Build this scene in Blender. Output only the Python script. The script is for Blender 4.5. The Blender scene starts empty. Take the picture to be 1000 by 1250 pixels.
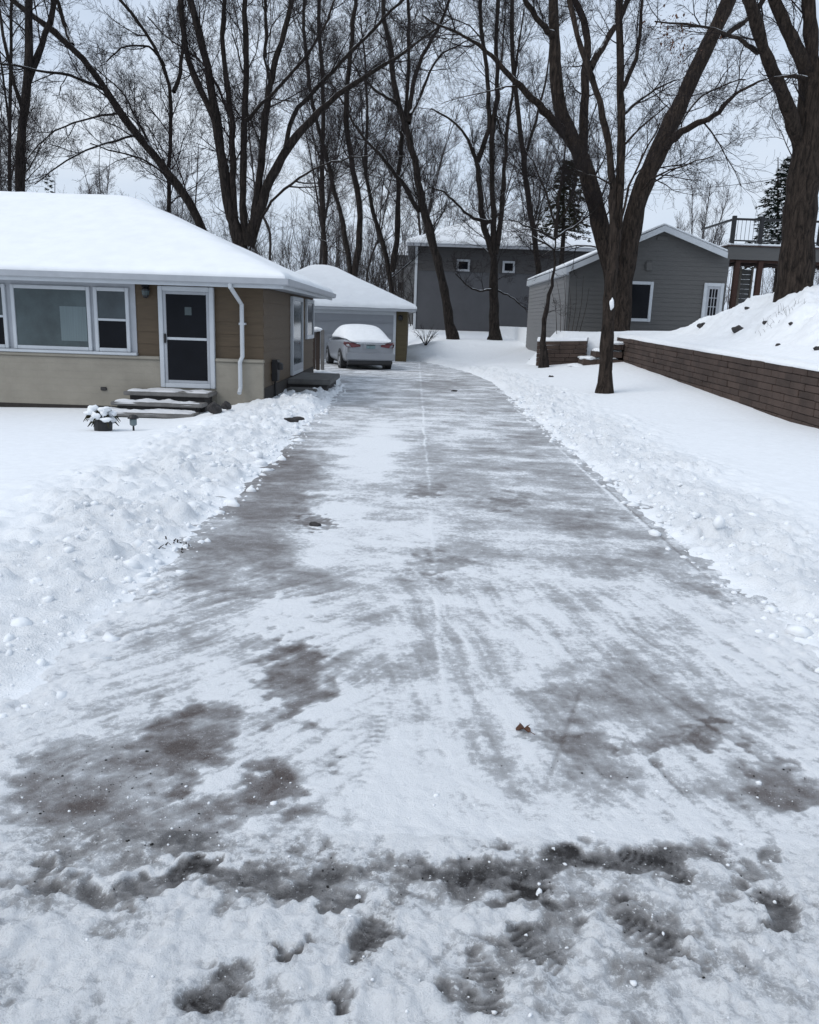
import bpy, bmesh, math, random
import numpy as np
from mathutils import Vector, Matrix
C = bpy.context.scene.collection
PI = math.pi
rad = math.radians
# ------------------------------------------------------------------ camera model
H = 1.75; PIT = rad(13.2); ROL = rad(1.9)
def ray(x, y):
    r = (x-500)/1000; u = (625-y)/1000
    r2 = r*math.cos(ROL)-u*math.sin(ROL); u2 = r*math.sin(ROL)+u*math.cos(ROL)
    return (r2, math.cos(PIT)+u2*math.sin(PIT), -math.sin(PIT)+u2*math.cos(PIT))
def G(x, y, z=0.0):                     # photo point -> point at height z
    d = ray(x, y); t = (z-H)/d[2]; return Vector((d[0]*t, d[1]*t, z))
def D(x, y, Y):                         # photo point -> point at distance Y
    d = ray(x, y); t = Y/d[1]; return Vector((d[0]*t, Y, H+d[2]*t))
def to_px(x, y, z):                     # arrays of world points -> photo pixels
    z = z-H
    f = y*math.cos(PIT)-z*math.sin(PIT); u = y*math.sin(PIT)+z*math.cos(PIT)
    f = np.maximum(f, .05)
    r = x/f; u = u/f
    r2 = r*math.cos(ROL)+u*math.sin(ROL); u2 = -r*math.sin(ROL)+u*math.cos(ROL)
    return 500+1000*r2, 625-1000*u2

cam = bpy.data.cameras.new('camera'); co = bpy.data.objects.new('camera', cam); C.objects.link(co)
cam.sensor_width = 36; cam.sensor_fit = 'HORIZONTAL'; cam.lens = 36; cam.clip_start = .05; cam.clip_end = 3000
co.matrix_world = Matrix.Translation((0, 0, H)) @ Matrix.Rotation(PI/2-PIT, 4, 'X') @ Matrix.Rotation(ROL, 4, 'Z')
bpy.context.scene.camera = co

# ------------------------------------------------------------------ numpy noise
def _h(ix, iy, s):
    n = (ix.astype(np.int64)*374761393 + iy.astype(np.int64)*668265263 + s*974634777) & 0xffffffff
    n = ((n ^ (n >> 13))*1274126177) & 0xffffffff
    n = n ^ (n >> 16)
    return (n & 0xffff)/65535.0
def vn(x, y, s=0):
    x = np.asarray(x, float); y = np.asarray(y, float)
    ix = np.floor(x); iy = np.floor(y); fx = x-ix; fy = y-iy
    ix = ix.astype(np.int64); iy = iy.astype(np.int64)
    fx = fx*fx*fx*(fx*(fx*6-15)+10); fy = fy*fy*fy*(fy*(fy*6-15)+10)
    a = _h(ix, iy, s); b = _h(ix+1, iy, s); c = _h(ix, iy+1, s); d = _h(ix+1, iy+1, s)
    return (a+(b-a)*fx)*(1-fy)+(c+(d-c)*fx)*fy
def fbm(x, y, o=4, s=0, g=.5):
    v = 0; a = 1; t = 0
    x = np.asarray(x, float); y = np.asarray(y, float)
    for k in range(o):
        v = v+a*vn(x, y, s+k*17); t += a; a *= g
        x, y = 1.62*x+1.17*y+3.1, -1.17*x+1.62*y+7.7
    return v/t
def ss(a, b, x):
    t = np.clip((x-a)/(b-a), 0, 1); return t*t*(3-2*t)

def chunks(x, y, s, R=.75, keep=.6):       # overlapping domes of random size : broken snow lumps
    x = np.asarray(x, float); y = np.asarray(y, float); ix = np.floor(x).astype(np.int64); iy = np.floor(y).astype(np.int64); out = np.zeros_like(x)
    for dx in (-1, 0, 1):
        for dy in (-1, 0, 1):
            cx, cy = ix+dx, iy+dy; h = _h(cx, cy, s); r = R*(.35+.65*_h(cx, cy, s+1)); a = _h(cx, cy, s+4)*PI
            ux, uy = x-cx-_h(cx, cy, s+2), y-cy-_h(cx, cy, s+3); ca, sa = np.cos(a), np.sin(a)
            q = ((ux*ca+uy*sa)/r)**2+((-ux*sa+uy*ca)/(r*.7))**2
            out = np.maximum(out, np.where(h < keep, r*np.sqrt(np.clip(1-q, 0, 1)), 0))
    return out
# ------------------------------------------------------------------ materials
def newmat(name):
    m = bpy.data.materials.new(name); m.use_nodes = True
    nt = m.node_tree; b = nt.nodes['Principled BSDF']
    return m, nt, b
def node(nt, t, **kw):
    n = nt.nodes.new(t)
    for k, v in kw.items():
        if k.startswith('_'): setattr(n, k[1:], v)
        else: n.inputs[k].default_value = v
    return n
def ramp(nt, stops):
    r = nt.nodes.new('ShaderNodeValToRGB'); e = r.color_ramp.elements
    while len(e) < len(stops): e.new(.5)
    for q, (p, c) in zip(e, stops): q.position = p; q.color = (*c, 1)
    return r
def lk(nt, a, b): nt.links.new(a, b)
def simple(name, col, rough=.6, var=.25, scale=6, bump=.0, bscale=40, spec=.4, metal=0, stretch=None, vcol=None):
    m, nt, b = newmat(name)
    tc = node(nt, 'ShaderNodeTexCoord'); src = tc.outputs['Object']
    if stretch:
        mp = node(nt, 'ShaderNodeMapping', Scale=stretch); lk(nt, src, mp.inputs[0]); src = mp.outputs[0]
    n = node(nt, 'ShaderNodeTexNoise', Scale=scale, Detail=6.0, Roughness=.65); lk(nt, src, n.inputs[0])
    c2 = vcol or tuple(c*(1-var) for c in col)
    r = ramp(nt, [(.3, c2), (.7, tuple(min(1, c*(1+var*.5)) for c in col))]); lk(nt, n.outputs[0], r.inputs[0])
    lk(nt, r.outputs[0], b.inputs['Base Color'])
    b.inputs['Roughness'].default_value = rough; b.inputs['Specular IOR Level'].default_value = spec; b.inputs['Metallic'].default_value = metal
    if bump:
        n2 = node(nt, 'ShaderNodeTexNoise', Scale=bscale, Detail=5.0); lk(nt, src, n2.inputs[0])
        bp = node(nt, 'ShaderNodeBump', Strength=bump, Distance=.02); lk(nt, n2.outputs[0], bp.inputs['Height']); lk(nt, bp.outputs[0], b.inputs['Normal'])
    return m
def snow_mat(name, lump=.3, scale=9, col=(.82, .848, .875), attr=False):
    m, nt, b = newmat(name)
    tc = node(nt, 'ShaderNodeTexCoord'); src = tc.outputs['Object']
    n = node(nt, 'ShaderNodeTexNoise', Scale=scale, Detail=8.0, Roughness=.6); lk(nt, src, n.inputs[0])
    n2 = node(nt, 'ShaderNodeTexNoise', Scale=scale*9, Detail=4.0, Roughness=.6); lk(nt, src, n2.inputs[0])
    r = ramp(nt, [(.3, tuple(c*.93 for c in col)), (.65, col)]); lk(nt, n.outputs[0], r.inputs[0])
    lk(nt, r.outputs[0], b.inputs['Base Color'])
    b.inputs['Roughness'].default_value = .75; b.inputs['Specular IOR Level'].default_value = .25
    mx = node(nt, 'ShaderNodeMath', _operation='MULTIPLY_ADD'); lk(nt, n2.outputs[0], mx.inputs[0]); mx.inputs[1].default_value = .35; lk(nt, n.outputs[0], mx.inputs[2])
    bp = node(nt, 'ShaderNodeBump', Strength=lump, Distance=.03); lk(nt, mx.outputs[0], bp.inputs['Height']); lk(nt, bp.outputs[0], b.inputs['Normal'])
    if attr:
        at = node(nt, 'ShaderNodeAttribute', _attribute_name='cover'); mm = node(nt, 'ShaderNodeMapRange'); mm.inputs[3].default_value = .12; mm.inputs[4].default_value = lump
        lk(nt, at.outputs['Fac'], mm.inputs[0]); lk(nt, mm.outputs[0], bp.inputs['Strength']); bp.inputs['Distance'].default_value = .06
    return m
def bark_mat(name, c1, c2, snow=True, sc=14):
    m, nt, b = newmat(name)
    tc = node(nt, 'ShaderNodeTexCoord')
    mp = node(nt, 'ShaderNodeMapping', Scale=(1, 1, .22)); lk(nt, tc.outputs['Object'], mp.inputs[0])
    n = node(nt, 'ShaderNodeTexNoise', Scale=sc, Detail=8.0, Roughness=.7, Distortion=.6); lk(nt, mp.outputs[0], n.inputs[0])
    r = ramp(nt, [(.36, c1), (.66, c2)]); lk(nt, n.outputs[0], r.inputs[0])
    out = r.outputs[0]
    bp = node(nt, 'ShaderNodeBump', Strength=1.0, Distance=.12); lk(nt, n.outputs[0], bp.inputs['Height']); lk(nt, bp.outputs[0], b.inputs['Normal'])
    if snow:
        g = node(nt, 'ShaderNodeNewGeometry'); sx = node(nt, 'ShaderNodeSeparateXYZ'); lk(nt, g.outputs['Normal'], sx.inputs[0])
        nn = node(nt, 'ShaderNodeTexNoise', Scale=3.5, Detail=5.0); lk(nt, tc.outputs['Object'], nn.inputs[0])
        ad = node(nt, 'ShaderNodeMath', _operation='MULTIPLY_ADD'); lk(nt, nn.outputs[0], ad.inputs[0]); ad.inputs[1].default_value = .8; lk(nt, sx.outputs[2], ad.inputs[2])
        rr = ramp(nt, [(.0, (0, 0, 0)), (1., (1, 1, 1))]); rr.color_ramp.elements[0].position = .0
        mr = node(nt, 'ShaderNodeMapRange'); mr.inputs[1].default_value = 1.02; mr.inputs[2].default_value = 1.16; lk(nt, ad.outputs[0], mr.inputs[0])
        mix = node(nt, 'ShaderNodeMixRGB'); lk(nt, mr.outputs[0], mix.inputs[0]); lk(nt, out, mix.inputs[1]); mix.inputs[2].default_value = (.78, .82, .86, 1)
        out = mix.outputs[0]
        nt.nodes.remove(rr)
    lk(nt, out, b.inputs['Base Color']); b.inputs['Roughness'].default_value = .9; b.inputs['Specular IOR Level'].default_value = .15
    return m
def pave_mat(name, dark, mid, grain=1.35, streak=.5):
    m, nt, b = newmat(name)
    at = node(nt, 'ShaderNodeAttribute', _attribute_name='cover')
    tc = node(nt, 'ShaderNodeTexCoord'); ob = tc.outputs['Object']
    def noise(scale, det, ro, vec=ob, dist=0.0):
        q = node(nt, 'ShaderNodeTexNoise', Scale=scale, Detail=det, Roughness=ro, Distortion=dist); lk(nt, vec, q.inputs[0]); return q.outputs[0]
    mp = node(nt, 'ShaderNodeMapping', Scale=(1.8, 4.0, 1)); mp.inputs['Rotation'].default_value = (0, 0, .10); lk(nt, ob, mp.inputs[0])
    n1 = noise(34.0, 10.0, .74); n2 = noise(2.4, 9.0, .66, mp.outputs[0], .35); n3 = noise(170.0, 4.0, .65); n4 = noise(9.0, 6.0, .6)
    def math_(op, x, y):
        q = node(nt, 'ShaderNodeMath', _operation=op)
        for k, v in enumerate((x, y)):
            if isinstance(v, (int, float)): q.inputs[k].default_value = v
            else: lk(nt, v, q.inputs[k])
        return q.outputs[0]
    def cen(n, k): return math_('MULTIPLY', math_('SUBTRACT', n, .5), k)
    cov = at.outputs['Fac']
    film = math_('ADD', math_('ADD', cov, cen(n2, streak)), math_('ADD', cen(n1, .45), cen(n4, .3)))
    r = ramp(nt, [(.02, dark), (.24, tuple(p*.55+q*.45 for p, q in zip(dark, mid))), (.45, mid), (.66, (.53, .55, .575)), (.9, (.79, .81, .835))])
    lk(nt, film, r.inputs[0])
    crust = math_('ADD', math_('ADD', cov, cen(n1, grain)), math_('ADD', cen(n3, .7), cen(n2, streak*.7)))
    mr = node(nt, 'ShaderNodeMapRange'); mr.inputs[1].default_value = .62; mr.inputs[2].default_value = .84; mr.inputs[4].default_value = .9; lk(nt, crust, mr.inputs[0])
    mx = node(nt, 'ShaderNodeMixRGB'); lk(nt, mr.outputs[0], mx.inputs[0]); lk(nt, r.outputs[0], mx.inputs[1]); mx.inputs[2].default_value = (.84, .865, .89, 1)
    gw = node(nt, 'ShaderNodeMapRange'); gw.inputs[1].default_value = .585; gw.inputs[2].default_value = .66; gw.inputs[4].default_value = .75; lk(nt, noise(62.0, 6.0, .8), gw.inputs[0])
    m2 = node(nt, 'ShaderNodeMixRGB'); lk(nt, gw.outputs[0], m2.inputs[0]); lk(nt, mx.outputs[0], m2.inputs[1]); m2.inputs[2].default_value = (.68, .70, .73, 1); mx = m2
    # grit that melts through
    gm = math_('ADD', cen(n3, 1.6), math_('ADD', cen(n1, 1.1), math_('MULTIPLY', cov, -.95)))
    gr_ = node(nt, 'ShaderNodeMapRange'); gr_.inputs[1].default_value = -.02; gr_.inputs[2].default_value = .14; gr_.inputs[4].default_value = .85; lk(nt, gm, gr_.inputs[0])
    mg = node(nt, 'ShaderNodeMixRGB'); lk(nt, gr_.outputs[0], mg.inputs[0]); lk(nt, mx.outputs[0], mg.inputs[1]); mg.inputs[2].default_value = (*[q*.6 for q in dark], 1)
    lk(nt, mg.outputs[0], b.inputs['Base Color'])
    rr = node(nt, 'ShaderNodeMapRange'); rr.inputs[1].default_value = .05; rr.inputs[2].default_value = .6; rr.inputs[3].default_value = .42; rr.inputs[4].default_value = .85
    lk(nt, film, rr.inputs[0]); lk(nt, rr.outputs[0], b.inputs['Roughness']); b.inputs['Specular IOR Level'].default_value = .3
    hh = math_('ADD', crust, math_('MULTIPLY', n3, .3))
    bp = node(nt, 'ShaderNodeBump', Strength=.75, Distance=.014); lk(nt, hh, bp.inputs['Height']); lk(nt, bp.outputs[0], b.inputs['Normal'])
    return m

M = {}
M['snow'] = snow_mat('soft_snow', .35, 7)
M['lawn'] = snow_mat('lawn_snow', .8, 10, attr=True)
M['roof_snow'] = snow_mat('roof_snow', .12, 2.5)
M['drive'] = pave_mat('snowy_concrete', (.112, .093, .087), (.37, .377, .39))
M['street'] = pave_mat('slushy_asphalt', (.030, .027, .027), (.33, .33, .335), 2.5, .3)
M['bark'] = bark_mat('bark_dark', (.008, .007, .0065), (.052, .042, .037))
M['bark_b'] = bark_mat('bark_brown', (.010, .008, .007), (.070, .053, .043))
M['bark_far'] = bark_mat('bark_far', (.028, .025, .025), (.065, .058, .056), False)  # distance haze put into the bark colour
M['twig'] = simple('twig', (.024, .020, .020), .9, .3, 3, spec=.1)
M['twig_far'] = simple('twig_far', (.085, .076, .078), .9, .3, 3, spec=.1)  # paler than the near twigs: snow dusting and distance haze mixed into the colour
M['siding'] = simple('brown_siding', (.090, .063, .037), .6, .16, 3, .12, 60, stretch=(1, 1, 8))
M['stucco'] = simple('beige_wainscot', (.285, .262, .218), .8, .12, 2.5, .3, 90)
M['white'] = simple('white_trim', (.50, .53, .56), .45, .08, 4)
M['offwhite'] = simple('pale_grey_trim', (.37, .39, .42), .5, .1, 4)
M['foundation'] = simple('dark_foundation', (.035, .03, .026), .9, .3, 8, .3, 40)
M['shingle'] = simple('grey_shingle', (.10, .10, .11), .9, .3, 12, .3, 40)
M['dark'] = simple('black_metal', (.016, .016, .018), .45, .2, 8)
M['stone'] = simple('grey_stone', (.16, .155, .15), .8, .3, 5, .4, 25)
M['darkstone'] = simple('dark_rock', (.045, .042, .042), .85, .4, 9, .6, 14)
M['concrete'] = simple('concrete', (.13, .128, .124), .85, .3, 4, .3, 40)
M['fence'] = simple('dark_fence_wood', (.045, .033, .027), .8, .35, 6, .3, 30, stretch=(1, 1, .15))
M['garage_door'] = simple('pale_garage_door', (.27, .285, .31), .5, .06, 2)
M['olive'] = simple('olive_siding', (.085, .066, .032), .65, .18, 3, .1, 50, stretch=(1, 1, 8))
M['slate'] = simple('slate_wall', (.080, .082, .090), .75, .12, 1.2, .1, 20)
M['slate_top'] = simple('slate_siding_upper', (.064, .062, .063), .75, .12, 1.2, .1, 20, stretch=(1, 1, 6))
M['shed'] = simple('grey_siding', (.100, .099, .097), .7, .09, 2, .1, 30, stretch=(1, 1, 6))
M['shed_side'] = simple('lit_side_pale_siding', (.20, .20, .20), .7, .1, 2, .1, 30, stretch=(1, 1, 6))  # daylight on the shed's long side put into a paler grey; pale house too
M['block'] = simple('brown_block', (.060, .0415, .034), .9, .35, 2.2, .7, 22)
nt = M['stucco'].node_tree; bb = nt.nodes['Principled BSDF']; tc = node(nt, 'ShaderNodeTexCoord'); mp = node(nt, 'ShaderNodeMapping'); mp.inputs['Rotation'].default_value = (PI/2, 0, 0); lk(nt, tc.outputs['Object'], mp.inputs[0])
br = node(nt, 'ShaderNodeTexBrick', Scale=1.0); br.inputs['Mortar Size'].default_value = .006; br.inputs['Brick Width'].default_value = .42; br.inputs['Row Height'].default_value = .14; lk(nt, mp.outputs[0], br.inputs[0])
bp = node(nt, 'ShaderNodeBump', Strength=.5, Distance=.006); bp.invert = True; lk(nt, br.outputs['Fac'], bp.inputs['Height']); lk(nt, bb.inputs['Normal'].links[0].from_socket, bp.inputs['Normal']); lk(nt, bp.outputs[0], bb.inputs['Normal'])
nt = M['block'].node_tree; bb = nt.nodes['Principled BSDF']; src = bb.inputs['Base Color'].links[0].from_socket
gi = node(nt, 'ShaderNodeNewGeometry'); mr = node(nt, 'ShaderNodeMapRange'); mr.inputs[3].default_value = .82; mr.inputs[4].default_value = 1.2; lk(nt, gi.outputs['Random Per Island'], mr.inputs[0])
mm = node(nt, 'ShaderNodeMixRGB', _blend_type='MULTIPLY'); mm.inputs[0].default_value = 1; lk(nt, src, mm.inputs[1]); lk(nt, mr.outputs[0], mm.inputs[2]); lk(nt, mm.outputs[0], bb.inputs['Base Color'])
M['redwood'] = simple('red_brown_post', (.050, .023, .016), .8, .3, 5, .3, 30, stretch=(1, 1, .2))
M['tan'] = simple('tan_siding', (.17, .15, .125), .75, .1, 2, stretch=(1, 1, 6))
M['needle'] = simple('evergreen_needles', (.018, .028, .020), .9, .4, 5, spec=.1)
M['needle_olive'] = simple('olive_needles', (.035, .034, .020), .9, .4, 5, spec=.1)
M['deadleaf'] = simple('dead_leaves', (.10, .048, .03), .8, .3, 9)
M['silver'] = simple('silver_paint', (.27, .285, .31), .28, .06, 3, spec=.6, metal=.45)
M['rubber'] = simple('black_rubber', (.015, .015, .015), .85, .2, 10)
M['rim'] = simple('alloy_rim', (.45, .46, .48), .35, .15, 8, metal=.6)
M['lamp_red'] = simple('red_tail_light', (.10, .012, .016), .2, .2, 6, spec=.6)
M['chrome'] = simple('chrome', (.6, .62, .64), .2, .08, 5, metal=.9)
M['plate'] = simple('plate_blue_green', (.16, .24, .26), .5, .4, 14)
M['snowdirt'] = snow_mat('step_snow', .4, 16, (.62, .63, .65))
M['wire'] = simple('wire', (.03, .03, .035), .6, .1, 3)
def glass_mat(name, col, rough=.06, spec=.6, sc=1.5, var=.4, stretch=None): return simple(name, col, rough, var, sc, spec=spec, stretch=stretch)
M['glass_dark'] = glass_mat('dark_glass', (.006, .007, .010), .12, .12)
M['glass_green'] = glass_mat('picture_glass', (.062, .085, .09), .12, .4, 1.1, .5)
M['pale_reflection'] = simple('pale_reflection_tone', (.15, .19, .20), .9, .15, 3, stretch=(12, 1, .3))  # tone of the painted window reflection; the garden light's lens borrows it
M['glass_mid'] = glass_mat('upper_sash_glass', (.05, .065, .072), .12, .4)

# ------------------------------------------------------------------ mesh builder
class MB:
    def __init__(s): s.v = []; s.f = []; s.n = 0
    def add(s, v, f):
        v = np.asarray(v, float).reshape(-1, 3)
        s.v.append(v); s.f.extend([tuple(int(i)+s.n for i in q) for q in f]); s.n += len(v); return s
    def box(s, x0, x1, y0, y1, z0, z1, rz=0, piv=None, jit=0, rng=None):
        v = np.array([(x, y, z) for z in (z0, z1) for y in (y0, y1) for x in (x0, x1)], float)
        if jit: v += rng.normal(0, jit, v.shape)
        if rz:
            p = np.array(piv if piv is not None else ((x0+x1)/2, (y0+y1)/2, 0)); c, n = math.cos(rz), math.sin(rz)
            w = v-p; v = np.stack([w[:, 0]*c-w[:, 1]*n, w[:, 0]*n+w[:, 1]*c, w[:, 2]], 1)+p
        return s.add(v, [(0, 2, 3, 1), (4, 5, 7, 6), (0, 1, 5, 4), (2, 6, 7, 3), (0, 4, 6, 2), (1, 3, 7, 5)])
    def prism(s, poly, axis, a0, a1):     # poly of 2D points in the two other axes (x,z for axis y ; y,z for axis x ; x,y for z)
        n = len(poly); v = []
        for a in (a0, a1):
            for p, q in poly: v.append({'y': (p, a, q), 'x': (a, p, q), 'z': (p, q, a)}[axis])
        f = [tuple(range(n))[::-1], tuple(range(n, 2*n))]+[(i, (i+1) % n, n+(i+1) % n, n+i) for i in range(n)]
        return s.add(v, f)
    def tube(s, pts, rr, sides=8, cap=True, closed_ref=None):
        pts = np.asarray(pts, float); n = len(pts); rr = np.broadcast_to(np.asarray(rr, float), (n,))
        t = np.gradient(pts, axis=0); t /= np.maximum(np.linalg.norm(t, axis=1, keepdims=True), 1e-9)
        m = t.mean(0); ref = np.eye(3)[np.argmin(np.abs(m))]
        a = np.cross(t, ref); a /= np.maximum(np.linalg.norm(a, axis=1, keepdims=True), 1e-9); b = np.cross(t, a)
        th = np.arange(sides)*2*PI/sides
        ring = pts[:, None]+rr[:, None, None]*(np.cos(th)[None, :, None]*a[:, None]+np.sin(th)[None, :, None]*b[:, None])
        f = []
        for i in range(n-1):
            o = i*sides
            for k in range(sides):
                k2 = (k+1) % sides; f.append((o+k, o+k2, o+sides+k2, o+sides+k))
        if cap: f.append(tuple(range(sides))[::-1]); f.append(tuple(range((n-1)*sides, n*sides)))
        return s.add(ring.reshape(-1, 3), f)
    def lathe(s, c, prof, sides=16):      # prof [(r,z)]
        th = np.arange(sides)*2*PI/sides
        v = [(c[0]+r*math.cos(t), c[1]+r*math.sin(t), c[2]+z) for r, z in prof for t in th]
        f = [(i*sides+k, i*sides+(k+1) % sides, (i+1)*sides+(k+1) % sides, (i+1)*sides+k) for i in range(len(prof)-1) for k in range(sides)]
        f += [tuple(range(sides))[::-1], tuple(range((len(prof)-1)*sides, len(prof)*sides))]
        return s.add(v, f)
    def blob(s, c, r, seed=0, sub=2, amp=.25):
        bm = bmesh.new(); bmesh.ops.create_icosphere(bm, subdivisions=sub, radius=1)
        v = np.array([q.co for q in bm.verts]); f = [[w.index for w in q.verts] for q in bm.faces]; bm.free()
        k = 1+amp*(2*fbm(v[:, 0]*1.6+seed*3.7+v[:, 2]*.9, v[:, 1]*1.6-seed*1.3+v[:, 2]*.7, 3, seed)-1)
        return s.add(v*k[:, None]*np.array(r)+np.array(c), f)
    def build(s, name, mat, parent=None, origin=None, bevel=0, seg=2, smooth=False):
        v = np.concatenate(s.v) if s.v else np.zeros((0, 3))
        if parent is not None:
            o = root_of(parent); org = np.array(o.get('_org', (0, 0, 0)))
        else: org = np.array(origin if origin is not None else (0, 0, 0), float)
        me = bpy.data.meshes.new(name); me.from_pydata((v-org).tolist(), [], s.f); me.update()
        if bevel:
            bm = bmesh.new(); bm.from_mesh(me)
            bmesh.ops.bevel(bm, geom=bm.edges[:], offset=bevel, segments=seg, affect='EDGES', clamp_overlap=True)
            bm.to_mesh(me); bm.free()
        me.materials.append(mat)
        if smooth: me.polygons.foreach_set('use_smooth', [True]*len(me.polygons))
        ob = bpy.data.objects.new(name, me); C.objects.link(ob)
        if parent is not None: ob.parent = parent
        else: ob.location = org
        return ob
class TB:                                   # many thin tubes at once, grouped by their point count
    def __init__(s): s.g = {}; s.n = 0
    def tube(s, pts, rr, sides=3, cap=False):
        pts = np.asarray(pts, float); s.g.setdefault((len(pts), sides), []).append((pts, np.broadcast_to(np.asarray(rr, float), (len(pts),)))); s.n += 1
    def merge(s, o):
        for k, v in o.g.items(): s.g.setdefault(k, []).extend(v)
        s.n += o.n
    def build(s, name, mat, parent=None, smooth=False):
        org = np.array(root_of(parent).get('_org', (0, 0, 0)) if parent is not None else (0, 0, 0), float)
        V = []; Q = []; base = 0
        for (n, k), L in s.g.items():
            P = np.stack([q[0] for q in L]); R = np.stack([q[1] for q in L]); B = len(L)
            t = np.gradient(P, axis=1); t /= np.maximum(np.linalg.norm(t, axis=2, keepdims=True), 1e-9)
            ref = np.eye(3)[np.argmin(np.abs(t.mean(1)), axis=1)][:, None, :]
            a = np.cross(t, np.broadcast_to(ref, t.shape)); a /= np.maximum(np.linalg.norm(a, axis=2, keepdims=True), 1e-9); b = np.cross(t, a)
            th = np.arange(k)*2*PI/k
            ring = P[:, :, None]+R[:, :, None, None]*(np.cos(th)[:, None]*a[:, :, None]+np.sin(th)[:, None]*b[:, :, None])
            V.append(ring.reshape(-1, 3))
            i = np.arange(n-1)[:, None]*k; j = np.arange(k)[None]; j2 = (j+1) % k
            q = np.stack([i+j, i+j2, i+k+j2, i+k+j], 2).reshape(-1, 4)
            Q.append((q[None]+(base+np.arange(B)*n*k)[:, None, None]).reshape(-1, 4)); base += B*n*k
        V = (np.concatenate(V)-org).astype(np.float32); Q = np.concatenate(Q).astype(np.int32)
        me = bpy.data.meshes.new(name); me.vertices.add(len(V)); me.vertices.foreach_set('co', V.ravel()); me.loops.add(Q.size); me.loops.foreach_set('vertex_index', Q.ravel())
        me.polygons.add(len(Q)); me.polygons.foreach_set('loop_start', np.arange(0, Q.size, 4, dtype=np.int32)); me.polygons.foreach_set('loop_total', np.full(len(Q), 4, np.int32))
        me.polygons.foreach_set('use_smooth', np.full(len(Q), smooth, bool)); me.update(calc_edges=True); me.materials.append(mat)
        o = bpy.data.objects.new(name, me); C.objects.link(o); o.parent = parent; return o
def root_of(o):
    while o.parent: o = o.parent
    return o
ORG = {}
def thing(name, label, cat, loc=(0, 0, 0), group=None):
    o = bpy.data.objects.new(name, None); C.objects.link(o); o.location = loc; o.empty_display_size = .2
    o['_org'] = [float(q) for q in loc]; tag(o, label, cat, group); return o
def tag(o, label, cat, group=None):
    o['label'] = label; o['category'] = cat
    if group: o['group'] = group
    return o
def struct(o, kind='structure'): o['kind'] = kind; return o
def copy_tree(o, parent=None):
    c = o.copy(); C.objects.link(c); c.parent = parent
    for ch in list(o.children): copy_tree(ch, c)
    return c

# ------------------------------------------------------------------ terrain
WALL_A = D(1000, 448, 15.2); WALL_B = D(757, 409, 28.0)
WDX = (WALL_B.x-WALL_A.x)/(WALL_B.y-WALL_A.y)
def wall_x(y): return WALL_A.x+(y-WALL_A.y)*WDX
def wall_top(y): return WALL_A.z+(y-WALL_A.y)*(WALL_B.z-WALL_A.z)/(WALL_B.y-WALL_A.y)
FOOT_B = D(757, 441, 28).z
print('wall', WALL_A, WALL_B, FOOT_B)
def edge_l(y):
    return np.interp(y, [0, 16.5, 18, 21, 23, 26.2, 28.2, 30, 60], [-1.66, -1.66, -1.72, -1.75, -2.0, -2.25, -3.6, -4.3, -4.6])
def edge_r(y):
    return np.interp(y, [0, 16, 22, 25, 29, 33, 36.5, 39], [2.20, 2.22, 2.28, 2.30, 1.9, 1.1, .2, -1.2])
def drive_z(x, y): return 0*x
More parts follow.
